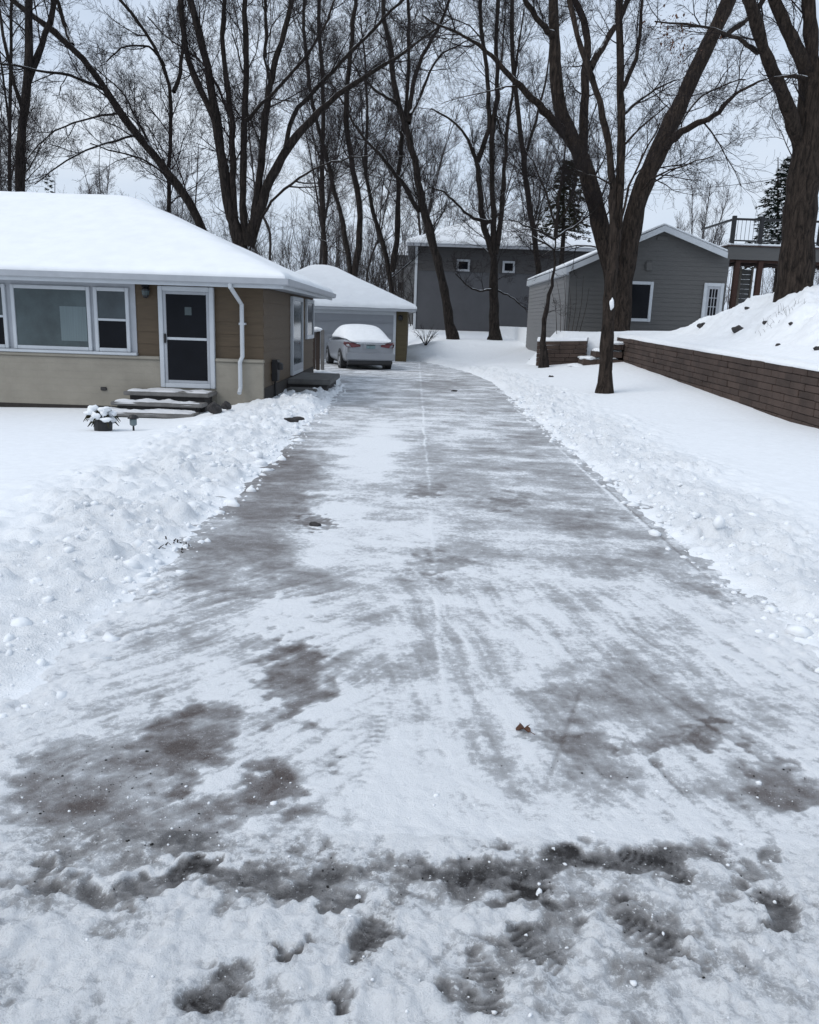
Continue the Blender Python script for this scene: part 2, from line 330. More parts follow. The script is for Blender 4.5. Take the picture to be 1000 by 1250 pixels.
def T(x, y, rough=False):
    x = np.asarray(x, float); y = np.asarray(y, float)
    b = np.interp(y, [34, 41, 44, 54, 90, 400], [0, .58, .78, 1.12, 1.5, 1.8])
    b = b*np.clip(ss(-1.5, 1.8, x)+ss(46, 56, y), 0, 1)
    rr = np.clip((x-2.4)/4.4, 0, 1.0)*FOOT_B*np.clip((y-16)/12, 0, 1.15)
    z = np.maximum(b, rr)
    z = z-(.20*ss(-2.7, -4.6, x)*ss(9.5, 15.2, y)+.06*ss(-5, -9, x)*ss(8, 13, y))*ss(30, 22, y)
    el = edge_l(y)+.07*(fbm(x*.6+9, y*2.2, 3, 5)-.5)+.04*(vn(y*9, x*0, 7)-.5)
    er = edge_r(y)+.07*(fbm(x*.6+4, y*1.8, 3, 8)-.5)+.04*(vn(y*8, x*0, 9)-.5)
    dl = el-x; dr = x-er                                # distance outside the cleared strip
    d = np.maximum(dl, dr)
    d = np.maximum(d, (y-39.0))
    near = ss(2.6, 6.5, y)                              # banks run out at the street
    bank = ss(0, .55, d)*.055
    wid = np.where(dl > dr, 2.0, 1.8)+1.2*(fbm(y*.35, x*.2, 2, 31)-.5)
    wid = wid*(.6+.4*ss(30, 14, y))
    tr = ss(0, .3, d)*ss(wid*1.3, wid*.5, d)
    if rough: return np.clip(tr*(.5+fbm(x*1.5, y*1.5, 2, 33)), 0, 1)
    lump = (fbm(x*2.2, y*2.2, 3, 11)-.45)*.10+(fbm(x*5.5, y*5.5, 3, 10)-.5)*.10+(fbm(x*12, y*12, 3, 12)-.5)*.06+(chunks(x*3.6+.4*fbm(x*9, y*9, 2, 401), y*3.6+.4*fbm(x*9+4, y*9, 2, 402), 403, .7, .5)*.09+chunks(x*8.5+.35*fbm(x*22, y*22, 2, 404), y*8.5, 405, .75, .6)*.05)*(.35+1.1*vn(x*.9, y*.9, 406))-.035
    z = z+bank*(.35+.65*near)+tr*lump*(.35+.65*near)+tr*.045
    z = z+.022*(fbm(x*.55, y*.55, 3, 21)-.5)*ss(.2, 2.5, d)+.008*(fbm(x*3, y*3, 3, 22)-.5)*ss(.2, 1, d)
    z = np.where(d < 0, -.10+.1*ss(-.05, 0, d), z)
    # snow cleared back from the house front and the pile at the driveway corner
    z = z+.15*np.exp(-(((x+2.2)/.8)**2+((y-16.0)/.6)**2))*(.6+.8*fbm(x*4, y*4, 3, 51))*(d > .0)*ss(0, .3, d)
    z = z+.28*np.exp(-(((x-.2)/2.2)**2+((y-40.5)/1.3)**2))*(.5+fbm(x*2, y*2, 3, 53))
    z = z+.10*np.exp(-(((x-2.9)/.9)**2+((y-29)/5)**2))*(.5+fbm(x*2, y*2, 3, 54))*ss(0, .4, d)
    z = np.where(y < 2.6, np.minimum(z, np.where(np.abs(x) < 60, -.06, z)), z)
    return z
def axis(segs):
    out = [segs[0][0]]
    for a, b, st in segs:
        n = max(1, int(round((b-a)/st))); out += list(np.linspace(a, b, n+1)[1:])
    return np.array(out)
def growing(a, b, st0, k):
    out = [a]
    while out[-1] < b: out.append(out[-1]+max(st0, k*abs(out[-1])))
    out[-1] = b; return np.array(out)
def grid_mesh(name, xs, ys, zf, mat, attr=None):
    X, Y = np.meshgrid(xs, ys); Z = zf(X, Y); nx, ny = len(xs), len(ys)
    v = np.stack([X.ravel(), Y.ravel(), Z.ravel()], 1)
    i = (np.arange(ny-1)[:, None]*nx+np.arange(nx-1)[None]).ravel()
    q = np.stack([i, i+1, i+nx+1, i+nx], 1).astype(np.int32)
    me = bpy.data.meshes.new(name); me.vertices.add(len(v)); me.vertices.foreach_set('co', v.ravel())
    me.loops.add(q.size); me.loops.foreach_set('vertex_index', q.ravel())
    me.polygons.add(len(q)); me.polygons.foreach_set('loop_start', np.arange(0, q.size, 4, dtype=np.int32)); me.polygons.foreach_set('loop_total', np.full(len(q), 4, np.int32))
    me.polygons.foreach_set('use_smooth', np.ones(len(q), bool)); me.update(calc_edges=True); me.validate()
    if attr is not None:
        a = me.attributes.new('cover', 'FLOAT', 'POINT'); a.data.foreach_set('value', attr(X, Y).ravel().astype(np.float32))
    me.materials.append(mat); o = bpy.data.objects.new(name, me); C.objects.link(o); return o
xs = axis([(-400, -60, 40), (-60, -16, 3), (-16, -6, .25), (-6, -4.2, .08), (-4.2, -1.4, .03), (-1.4, 2.0, .2), (2.0, 4.8, .03), (4.8, 9, .09), (9, 60, 3), (60, 400, 40)])
ys = np.concatenate([[-400, -100, -30, -12, -6, -3, 0, 1.2], growing(2.0, 60, .022, .0052), [66, 75, 90, 120, 180, 260, 400, 700]])
struct(grid_mesh('snowy_ground', xs, ys, T, M['lawn'], lambda x, y: T(x, y, True)))

# ---- cleared driveway and street : thin snow film whose thickness is stored per vertex
BLOBS = [  # photo-space ellipses on the flat pavement : x, y, rx, ry, change of snow cover, rotation
 (362,832,44,50,-.62,0),(238,900,58,40,-.5,-.3),(205,915,35,45,-.3,0),(342,952,38,28,-.6,0),(110,945,80,48,-.34,-.3),(190,1015,150,38,-.26,-.2),(60,985,60,30,-.3,0),(300,1010,80,40,-.2,0),
 (760,862,120,60,-.2,0),(865,902,44,9,-.5,.1),(965,955,55,26,-.5,.15),(725,935,45,26,-.25,.3),(800,915,50,10,-.3,0),(690,905,40,8,-.3,0),
 (385,643,22,6,-.6,0),(330,600,55,55,-.3,0),(370,560,45,20,-.2,0),(520,600,26,8,-.4,0),(540,688,42,12,-.42,0),(800,682,60,14,-.24,0),(620,612,30,9,-.34,0),(720,640,50,16,-.2,0),(880,712,75,14,-.26,.1),(290,690,70,40,-.26,0),(250,740,60,30,-.2,0),(545,470,40,6,-.25,0),
 (470,1072,300,34,-.36,-.03),(640,1190,170,45,-.2,.1),(820,1120,110,40,-.18,.2),(380,1180,110,50,-.16,-.3),(600,1062,130,20,-.34,0),(790,1052,95,26,-.55,.05),(170,1080,170,15,-.4,-.03),(648,1106,38,13,-.9,0),(300,1106,60,16,-.45,-.1),(380,1090,60,20,-.3,0),(910,1050,30,20,-.3,.4),
 (978,1135,26,20,-.8,.6),(452,1150,26,32,-.6,.4),(432,1222,16,14,-.9,0),(262,1220,34,30,-.75,-.4),(330,1168,26,9,-.75,-.4),(650,1165,48,30,-.4,0),(800,1150,60,26,-.35,.3),(590,1215,50,28,-.42,0),(870,1190,50,16,-.34,.4),(768,1104,22,8,-.5,.1),(680,1125,40,14,-.3,0),(900,1090,20,16,-.4,.8),(960,1100,30,14,-.3,.6),(120,1110,80,20,-.2,0),(345,1230,36,30,-.3,0),
 (350,775,48,20,.36,.1),(345,738,28,13,.36,0),(430,545,55,40,.26,0),(400,622,42,18,.26,0),(505,965,70,75,.3,0),(640,870,55,60,.22,0),(600,730,60,25,.16,0),(300,840,26,30,.2,0),(420,880,40,50,.12,0),(930,800,90,40,.12,0),(430,1020,200,16,.22,-.02),(250,1055,200,7,.3,-.03),(820,1000,120,18,.16,0),(560,1140,90,20,.18,0),(150,1170,130,40,.14,0),(720,1210,50,30,.1,0),(540,520,60,20,.12,0)]
FEET = [(*G(455, 1145)[:2], -.35, .13, .05), (*G(268, 1212)[:2], -.7, .12, .05), (*G(650, 1160)[:2], .5, .13, .05), (*G(800, 1150)[:2], .9, .13, .05), (*G(590, 1210)[:2], .1, .12, .05), (*G(620, 1080)[:2], 1.3, .15, .05), (*G(800, 1060)[:2], 1.0, .13, .06)]
def cover(x, y):
    px, py = to_px(x, y, 0*x)
    k1 = np.clip(6/np.maximum(y, 1), .1, 2)*2
    wx = px+(26*(fbm(x*5, y*5, 3, 61)-.5)+13*(fbm(x*17, y*17, 3, 161)-.5))*k1; wy = py+(16*(fbm(x*5+9, y*5, 3, 62)-.5)+12*(fbm(x*17+5, y*17, 3, 162)-.5))*k1
    c = np.interp(y, [1.6, 2.1, 2.3, 2.6, 3.3, 4.2, 5.2, 7, 9, 14, 18, 24, 32, 40], [.87, .86, .82, .78, .69, .67, .64, .585, .57, .575, .585, .60, .62, .68])
    side = ss(-.55, -1.2, x)
    c = c-.13*side*ss(4.6, 6.5, y)*ss(17, 13, y)
    c = c+.15*np.exp(-((x+.45)/.42)**2)*ss(5, 7, y)*ss(16, 12, y)
    c = c-.05*ss(1.2, 2.0, x)*ss(5, 7, y)
    brk = .15+1.35*fbm(x*7, y*7, 5, 163, .7)
    for bx, by, rx, ry, k, ro in BLOBS:
        dx = wx-bx; dy = wy-by; c0, s0 = math.cos(ro), math.sin(ro)
        q = ((dx*c0+dy*s0)/rx)**2+((-dx*s0+dy*c0)/ry)**2
        c = c+(1.3*k if k < 0 and by < 1100 and by > 780 else k)*np.exp(-np.minimum(q*q*q*.7, 30))*(brk if k < 0 else 1)
    a = .2*x
    c = c+.28*(fbm(x*1.6, (y-a*.4)*3.6, 5, 63)-.5)*ss(2.4, 3.4, y)+.62*(fbm(x*2.4+y*.3, y*2.8, 6, 64, .58)-.5)+.26*np.maximum(0, fbm(x*1.7, y*1.5, 3, 264)-.55)*2*ss(4.6, 6, y)
    fl = .45+.55*ss(3.2, 2.0, y)
    c = c+.62*fl*(fbm(x*13, y*13, 5, 65, .62)-.5)+.34*fl*(fbm(x*34, y*34, 3, 165)-.5)
    c = c+.22*np.exp(-((x-.20+.012*(fbm(y*2, 0*y, 2, 66)-.5)*4)/.018)**2)*ss(2.7, 3.2, y)*(.2+.9*vn(y*2.3, 0*y, 67))    # packed snow in the joint
    c = c-.22*np.exp(-((x-2.17)/.012)**2)*ss(5, 6, y)*ss(10, 8.5, y)
    c = c+.22*np.exp(-((x-2.13)/.02)**2)*ss(6.5, 7.5, y)*ss(14, 10, y)
    # strokes of the shovel : diagonal and lengthwise near the street, across further up
    k2 = ss(6.5, 4.6, y)*ss(2.3, 2.7, y)
    wv = .25*(fbm(x*1.3, y*1.3, 2, 501)-.5)
    u1 = x*.80-y*.60+wv; v1 = x*.60+y*.80
    dl_ = ss(.1, -.4, x)
    c = c+k2*dl_*.72*(fbm(u1*19, v1*1.6, 4, 502, .6)-.5)
    u2 = x*.97+y*.22+wv
    c = c+k2*(1-dl_)*.66*(fbm(u2*15, y*1.2, 4, 503, .6)-.5)
    yy = y+.10*x+.35*(fbm(x*.8, y*.8, 2, 504)-.5)
    c = c+ss(4.4, 5.6, y)*.22*(fbm(x*1.3, yy*11, 5, 505, .65)-.5)
    for bx, by, ro, L_, W_ in FEET:
        dx = x-bx; dy = y-by; c0, s0 = math.cos(ro), math.sin(ro); uu = dx*c0+dy*s0; v_ = -dx*s0+dy*c0
        mk = ss(1.15, .8, (uu/W_)**2+(v_/L_)**2); mk = mk*np.clip(2.2*fbm(x*9, y*9, 3, 506)-.55, 0, 1); c = c-mk*(.30+.20*np.sin(v_*2*PI/.024+1.6*np.sin(uu*50+bx*9)))
    tw = x+.13-.10*(y-3)                                # one tyre track with its tread
    c = c-.30*np.exp(-(tw/.035)**2)*ss(2.65, 2.8, y)*ss(3.9, 3.2, y)*(.5+.5*np.sin(y*2*PI/.045+40*np.abs(tw)))
    for x0, y0, sl, w_ in ((.72, 3.3, .35, .010), (1.05, 3.0, -.25, .008), (-.75, 4.4, 1.2, .008), (1.35, 3.5, -.4, .010)):   # edges left by the shovel
        q = x-x0-sl*(y-y0); c = c-.22*np.exp(-(q/w_)**2)*ss(.55, .3, np.abs(y-y0))
    c = c+.14*ss(.75, .0, x-edge_l(y)+.35*(fbm(x*3, y*3, 4, 68)-.5))*ss(6.6, 5.0, y)+.16*ss(.9, .0, edge_r(y)-x+.3*(fbm(x*3, y*3, 4, 69)-.5))*ss(7.0, 5, y)
    c = np.where(c < .30, .30-(.30-c)*.5, c)
    return np.clip(c, -.1, 1.1)
def pave_z(x, y):
    c = cover(x, y)
    st = ss(2.75, 2.1, y)
    cc = np.clip(c, 0, 1)
    z = .009*cc+.006*(fbm(x*7, y*7, 4, 71)-.5)*cc
    z = z+st*(.012*cc+(.034*(fbm(x*6.5, y*6.5, 4, 72, .6)-.5)+.045*np.maximum(0, fbm(x*15, y*15, 3, 73)-.48)+.020*(fbm(x*30, y*30, 3, 75)-.5))*(.25+cc))
    z = z+st*(.016*chunks(x*13+.5*fbm(x*30, y*30, 2, 511), y*13, 512, .75, .6)+.010*chunks(x*31, y*31, 513, .75, .6))*np.clip(cc+.15, 0, 1)
    eg = np.maximum(ss(.75, .05, x-edge_l(y)), ss(.7, .05, edge_r(y)-x))*ss(7.5, 5, y)*ss(2.6, 3.2, y)
    z = z+eg*(.030*chunks(x*9+.4*fbm(x*22, y*22, 2, 531), y*9, 532, .7, .35)+.016*chunks(x*22, y*22, 533, .7, .4)+.03*(fbm(x*6, y*6, 3, 534)-.5))*np.clip(cc, 0, 1)
    z = z+.020*ss(3.8, 2.6, y)*(fbm(x*10, y*10, 4, 74, .6)-.5)*cc
    return z
xd = np.unique(np.concatenate([axis([(-2.6, -1.9, .1), (-1.9, 2.6, .0105), (2.6, 3.2, .1)])]))
yd = growing(2.5, 17, .0085, .0036)
struct(grid_mesh('driveway', xd, yd, pave_z, M['drive'], cover))
xd2 = axis([(-7.5, -5, .25), (-5, 2.6, .05), (2.6, 3.4, .2)]); yd2 = growing(17, 41, .05, .004)
struct(grid_mesh('driveway_far_end', xd2, yd2, lambda x, y: pave_z(x, y)*np.clip(1, 0, 1), M['drive'], cover))
xst = axis([(-60, -8, 4), (-8, -2.4, .12), (-2.4, 2.6, .009), (2.6, 8, .12), (8, 60, 4)])
yst = np.concatenate([[-6, -5, -4, -3, -2, -1, 0, .6, 1.0, 1.2], np.arange(1.3, 2.5, .0078), [2.5]])
struct(grid_mesh('street', xst, yst, pave_z, M['street'], cover))

# ---- raised terrace behind the retaining wall, with the snow mound under the big tree
def terrace_z(u, y):          # u = distance behind the wall face
    zt = wall_top(np.minimum(y, 29))+.03
    A = ss(30.0, 22.5, y)*(.55+.45*ss(10, 15, y))
    prof = np.interp(u, [0, .35, 1.0, 1.6, 2.3, 3.0, 4.5, 9, 40], [0, .01, .25, .80, 1.30, 1.48, 1.50, 1.45, 1.4])
    n = fbm(u*1.4, y*1.4, 4, 81)-.5
    z = zt+A*prof+A*n*.4*ss(.5, 1.6, u)+A*.15*chunks(u*1.6+.3*n, y*1.6, 521, .75, .6)*ss(.6, 1.6, u)+.03*(fbm(u*3, y*3, 3, 82)-.5)
    z = z+.16*A*(fbm(u*6, y*6, 3, 83)-.5)*ss(.6, 1.6, u)
    return z
us = axis([(0, 5, .06), (5, 12, .25), (12, 60, 4)]); yt = np.concatenate([axis([(6, 12, .3), (12, 29, .08), (29, 34, .2), (34, 70, 3)])])
U, Yg = np.meshgrid(us, yt); Zg = terrace_z(U, Yg)
def wx2(y): return np.where(y < 28.3, wall_x(y)+.10, np.maximum(wall_x(28.3)+.10-(y-28.3)*.0, 4.9-0*y))
XW = wall_x(Yg)+.12-np.clip((Yg-28.45)*6.0, 0, 1.75)+1.0*ss(30.4, 31.3, Yg)
Xg = XW+U
nx, ny = len(us), len(yt)
mb = MB(); v = np.stack([Xg.ravel(), Yg.ravel(), Zg.ravel()], 1)
i = (np.arange(ny-1)[:, None]*nx+np.arange(nx-1)[None]).ravel()
# skirt that drops behind the wall
edge = np.arange(ny)*nx; sk = v[edge].copy(); sk[:, 2] -= 1.3; sk[:, 0] -= 1.1*ss(28.4, 29.4, sk[:, 1])*ss(31.3, 30.6, sk[:, 1]); base = len(v)
f = [tuple(q) for q in np.stack([i, i+1, i+nx+1, i+nx], 1)]+[(int(edge[k]), int(edge[k+1]), base+k+1, base+k) for k in range(ny-1)]
mb.add(np.concatenate([v, sk]), f); struct(mb.build('terrace_ground', M['snow'], smooth=True))
def terr(x, y):               # snow height on the terrace
    return float(terrace_z(np.array([x-wall_x(y)-.12]), np.array([y]))[0])

# ================================================================== BUILDINGS
def lap_x(mb, x0, x1, y, z0, z1, exp=.2, face=-1, lip=.018):      # lap siding in a wall that faces -Y (face=-1)
    z = z0
    while z < z1-.01:
        t = min(z+exp, z1); mb.prism([(y+.03*-face, z), (y+face*lip, z), (y+face*.003, t), (y+.03*-face, t)], 'x', x0, x1); z = t
def lap_y(mb, y0, y1, x, z0, z1, exp=.2, face=1, lip=.018):
    z = z0
    while z < z1-.01:
        t = min(z+exp, z1); mb.prism([(x-.03*face, z), (x+face*lip, z), (x+face*.003, t), (x-.03*face, t)], 'y', y0, y1); z = t
def hip(x0, x1, y0, y1, z, rx0, rx1, ry, rz):
    v = [(x0, y0, z), (x1, y0, z), (x1, y1, z), (x0, y1, z), (rx0, ry, rz), (rx1, ry, rz)]
    return v, [(0, 1, 5, 4), (1, 2, 5), (2, 3, 4, 5), (3, 0, 4), (3, 2, 1, 0)]
def snow_hip(name, parent, x0, x1, y0, y1, z, rx0, rx1, ry, rz, th=.14, lift=.02, mat='roof_snow'):
    # an uneven blanket of snow on a hip roof : rounded ragged lip at the eave, softened hips
    sf = (rz-z)/(ry-y0); sb = (rz-z)/(y1-ry); sl_ = (rz-z)/max(.3, rx0-x0); sr_ = (rz-z)/max(.3, x1-rx1)
    def ax(a, b):
        n = max(30, int((b-a)/.12)); t = np.linspace(0, 1, n); e = np.array([0, .015, .04, .08, .14])/(b-a)
        return a+(b-a)*np.unique(np.concatenate([t, e, 1-e]))
    xs_, ys_ = ax(x0, x1), ax(y0, y1); X, Y = np.meshgrid(xs_, ys_)
    hs_ = np.stack([sf*(Y-y0), sb*(y1-Y), sl_*(X-x0), sr_*(x1-X)])
    k = .05; base = -k*np.log(np.exp(-np.clip(hs_, 0, 9)/k).sum(0)); base = np.minimum(base, hs_.min(0)); base = np.maximum(base, 0)
    dist = np.minimum(np.minimum(X-x0, x1-X), np.minimum(Y-y0, y1-Y))
    n = fbm(X*.9+y0, Y*.9, 4, 301)-.5; n2 = fbm(X*4, Y*4, 3, 302)-.5
    lip = np.sqrt(np.clip(1-(1-np.clip(dist/.11, 0, 1))**2, 0, 1))
    Z = z+lift+base+lip*(th*(1+.5*n)+.02*n2)
    ox = .035*(fbm(Y*3, X*3, 3, 303)-.5); oy = .035*(fbm(X*3, Y*3, 3, 304)-.5)
    X = X+np.where(dist < .02, np.where(X-x0 < .02, -1, np.where(x1-X < .02, 1, 0))*np.abs(ox), 0); Y = Y+np.where(dist < .02, np.where(Y-y0 < .02, -1, np.where(y1-Y < .02, 1, 0))*np.abs(oy), 0)
    nx_, ny_ = len(xs_), len(ys_); i = (np.arange(ny_-1)[:, None]*nx_+np.arange(nx_-1)[None]).ravel()
    rim = list(range(nx_))+[r_*nx_+nx_-1 for r_ in range(1, ny_)]+[(ny_-1)*nx_+q for q in range(nx_-2, -1, -1)]+[r_*nx_ for r_ in range(ny_-2, 0, -1)]
    v = np.stack([X.ravel(), Y.ravel(), Z.ravel()], 1); sk = v[rim].copy(); sk[:, 2] -= .035+.03*fbm(sk[:, 0]*2, sk[:, 1]*2, 2, 305); N = len(v); m_ = len(rim)
    f = [tuple(q) for q in np.stack([i, i+1, i+nx_+1, i+nx_], 1)]+[(rim[(q+1) % m_], rim[q], N+q, N+(q+1) % m_) for q in range(m_)]
    return MB().add(np.concatenate([v, sk]), f).build(name, M[mat], parent, smooth=True)
def ring_y(mb, x0, x1, z0, z1, y0, y1, wd, wb=None):               # rectangular frame lying in an XZ plane
    wb = wb or wd
    mb.box(x0, x0+wd, y0, y1, z0, z1); mb.box(x1-wd, x1, y0, y1, z0, z1); mb.box(x0+wd, x1-wd, y0, y1, z1-wd, z1); mb.box(x0+wd, x1-wd, y0, y1, z0, z0+wb)
def ring_x(mb, y0, y1, z0, z1, x0, x1, wd):
    mb.box(x0, x1, y0, y0+wd, z0, z1); mb.box(x0, x1, y1-wd, y1, z0, z1); mb.box(x0, x1, y0+wd, y1-wd, z1-wd, z1); mb.box(x0, x1, y0+wd, y1-wd, z0, z0+wd)

# ---- the ranch house on the left
HY, HX = 16.3, -2.97
hs = thing('ranch_house', 'brown ranch house with beige lower wall, wide white windows and snowy hip roof', 'house', (HX, HY, 0))
HB = 24.2
def HZ(px, py): return D(px, py, HY)
zc = HZ(235, 436).z; zs = 2.26
print('cap z', zc, 'eave', HZ(0, 330), HZ(340, 345), 'ridge', D(100, 233, 21.4), D(157, 236, 21.4), 'door', HZ(197, 347), HZ(262, 472))
dx0, dx1 = HZ(198, 400).x-.03, HZ(260, 400).x+.05; dz0, dz1 = HZ(232, 473).z, zs-.03
m = MB(); m.box(-16, HX, HY, HB, -.3, zs); m.build('wall', M['siding'], hs)
m = MB(); lap_x(m, -5.42, HX+.012, HY-.004, zc, zs, .235)
lap_y(m, HY+.02, HB, HX+.004, .34, zs, .235); m.build('lap_siding', M['siding'], hs)
m = MB(); m.box(-16, dx0-.003, HY-.09, HY-.002, -.3, zc-.07); m.box(dx1+.003, HX+.02, HY-.09, HY-.002, -.3, zc-.07); m.box(dx0-.002, dx1+.002, HY-.089, HY-.002, -.3, dz0-.003); m.build('wainscot', M['stucco'], hs, bevel=.008)
m = MB(); m.box(-16, dx0-.003, HY-.125, HY-.003, zc-.068, zc-.002); m.box(dx1+.003, HX+.035, HY-.125, HY-.003, zc-.068, zc-.002); m.build('wainscot_cap', M['stucco'], hs, bevel=.012)
m = MB(); m.box(HX+.002, HX+.035, HY-.002, HB, -.3, .335); m.build('foundation', M['foundation'], hs)
m = MB(); m.box(-16, HX+.022, HY-.096, HY-.0915, -.3, -.10); m.build('foundation_strip', M['foundation'], hs)
vt = HZ(129, 474)
m = MB(); m.box(vt.x-.06, vt.x+.06, HY-.12, HY-.088, vt.z-.035, vt.z+.035); m.build('vent', M['darkstone'], hs, bevel=.01)
EY0, EX1 = HY-.62, HX+.50
ez = 2.44
m = MB(); m.box(-16.8, EX1-.02, EY0+.02, HB+.6, zs+.002, zs+.03); m.build('soffit', M['offwhite'], hs)
RY = (EY0+HB+.62)/2; rz = D(100, 233, RY).z-.14; rx1 = D(157, 236, RY).x
v, f = hip(-16.8, EX1, EY0, HB+.62, ez-.02, -11, rx1, RY, rz); rf = MB().add(v, f).build('roof', M['shingle'], hs)
snow_hip('roof_snow', rf, -16.83, EX1+.03, EY0-.03, HB+.65, ez-.03, -11, rx1, RY, rz, .09)
m = MB(); m.prism([(EY0-.10, ez-.13), (EY0-.075, ez-.15), (EY0, ez-.15), (EY0, ez-.03), (EY0-.115, ez-.03)], 'x', -16.8, EX1+.10)
m.prism([(EX1+.10, ez-.13), (EX1+.075, ez-.15), (EX1, ez-.15), (EX1, ez-.03), (EX1+.115, ez-.03)], 'y', EY0+.002, HB+.62); m.build('gutter', M['offwhite'], hs)
m = MB(); m.box(-16.8, EX1, EY0+.001, EY0+.03, zs-.03, ez-.025); m.box(EX1-.03, EX1-.001, EY0+.032, HB+.6, zs-.03, ez-.025); m.build('fascia', M['white'], hs)
# windows
wt, wb_ = zs-.0, zc+.0
m = MB(); m.box(-10.4, -5.42, HY-.035, HY-.001, zc, zs-.002); m.build('window_surround', M['offwhite'], hs)
m = MB(); m.box(-10.4, -5.40, HY-.15, HY-.036, zc+.001, zc+.055); m.build('window_ledge', M['white'], hs, bevel=.01)
def win(x0, x1, z0, z1, split=None, pane='glass_mid'):
    o = MB(); ring_y(o, x0-.07, x1+.07, z0-.07, z1+.07, HY-.085, HY-.034, .07); wo = o.build('window', M['white'], hs, bevel=.008)
    if split is None:
        MB().box(x0-.001, x1+.001, HY-.062, HY-.05, z0-.001, z1+.001).build('pane', M[pane], wo)
    else:
        zz = z0+(z1-z0)*split
        MB().box(x0-.001, x1+.001, HY-.058, HY-.050, zz, z1).build('upper_pane', M['glass_mid'], wo)
        MB().box(x0-.001, x1+.001, HY-.052, HY-.044, z0, zz).build('lower_pane', M['glass_dark'], wo)
        MB().box(x0, x1, HY-.08, HY-.0585, zz-.022, zz+.022).build('sash_rail', M['white'], wo, bevel=.005)
    return wo
W0 = HZ(24, 424); W1 = HZ(106, 347)
pw = win(W0.x, W1.x+.0, zc+.13, zs-.16, None, 'glass_green')
MB().box(W0.x+.86, W1.x-.02, HY-.0645, HY-.063, zc+.24, zs-.47).build('pale_reflection', M['pale_reflection'], pw)  # pale sheet before the glass, painted in for a mirrored house
S0 = HZ(121, 384); S1 = HZ(155, 384)
win(S0.x, S1.x, zc+.13, zs-.16, .5); win(W0.x-.24-(S1.x-S0.x), W0.x-.24, zc+.13, zs-.16, .5); win(W0.x-.5-2*(S1.x-S0.x), W0.x-.5-(S1.x-S0.x), zc+.13, zs-.16, .5)
# front door
m = MB(); ring_y(m, dx0, dx1, dz0, dz1, HY-.13, HY-.0305, .09); dr = m.build('front_door', M['white'], hs, bevel=.01)
m = MB(); ring_y(m, dx0+.092, dx1-.092, dz0+.09, dz1-.092, HY-.11, HY-.06, .055); m.build('storm_door', M['offwhite'], dr, bevel=.006)
MB().box(dx0+.13, dx1-.13, HY-.092, HY-.085, dz0+.13, dz1-.13).build('door_glass', M['glass_dark'], dr)
zz = dz0+(dz1-dz0)*.49
MB().box(dx0+.148, dx1-.148, HY-.108, HY-.093, zz-.025, zz+.025).build('cross_rail', M['white'], dr, bevel=.005)
m = MB(); m.box(dx0+.10, dx0+.14, HY-.16, HY-.112, zz-.09, zz+.09); m.build('handle', M['dark'], dr, bevel=.01)
MB().box((dx0+dx1)/2-.03, (dx0+dx1)/2+.10, HY-.0945, HY-.0925, zz+.45, zz+.60).build('paper_notice', M['glass_green'], dr)
# lantern
lp = HZ(180, 355)
m = MB(); m.lathe((lp.x, HY-.12, lp.z-.14), [(.02, 0), (.055, .02), (.075, .17), (.045, .20), (.09, .215), (.03, .30), (.012, .33)], 8); m.box(lp.x-.04, lp.x+.04, HY-.04, HY-.018, lp.z-.02, lp.z+.12); m.box(lp.x-.012, lp.x+.012, HY-.12, HY-.03, lp.z+.06, lp.z+.085); ln = m.build('wall_lantern', M['dark'], hs)
MB().lathe((lp.x, HY-.12, lp.z-.10), [(.03, 0), (.068, .02), (.08, .10), (.05, .11)], 8).build('lantern_glass', M['glass_green'], ln)
# downspout
a = HZ(290, 345); b = HZ(297, 372); c = HZ(296, 476)
m = MB(); P = [(a.x, EY0-.05, ez-.12), (a.x, EY0-.04, ez-.20), (b.x-.0, HY-.15, b.z), (b.x+.0, HY-.15, zc+.05), (c.x, HY-.19, zc-.05), (c.x, HY-.19, c.z+.06), (c.x, HY-.30, c.z-.04)]
m.tube(P, [.042]*7, 8); m.box(b.x-.06, b.x+.06, HY-.16, HY-.02, 1.55, 1.59); m.build('downspout', M['white'], hs)
# side door, side window, meter
m = MB(); ring_x(m, 19.75, 21.55, .36, 2.20, HX+.015, HX+.09, .09); sd = m.build('side_door', M['white'], hs, bevel=.01)
MB().box(HX+.03, HX+.06, 19.84, 21.46, .45, 2.11).build('door_glass', M['glass_mid'], sd)
MB().box(HX+.061, HX+.085, 19.84, 21.46, .45, .6).build('kick_plate', M['offwhite'], sd)
m = MB(); ring_x(m, 22.4, 23.95, 1.15, 2.20, HX+.015, HX+.08, .10); sw = m.build('side_window', M['white'], hs, bevel=.01)
MB().box(HX+.03, HX+.05, 22.5, 23.85, 1.25, 2.1).build('pane', M['glass_dark'], sw)
m = MB(); m.box(HX+.02, HX+.14, 17.15, 17.45, .42, .85); m.lathe((HX+.15, 17.3, .65), [(.09, 0), (.09, .12), (.05, .15)], 10); m.tube([(HX+.07, 17.3, .42), (HX+.07, 17.3, -.1)], .025, 6); m.build('utility_meter', M['dark'], hs, bevel=.006)

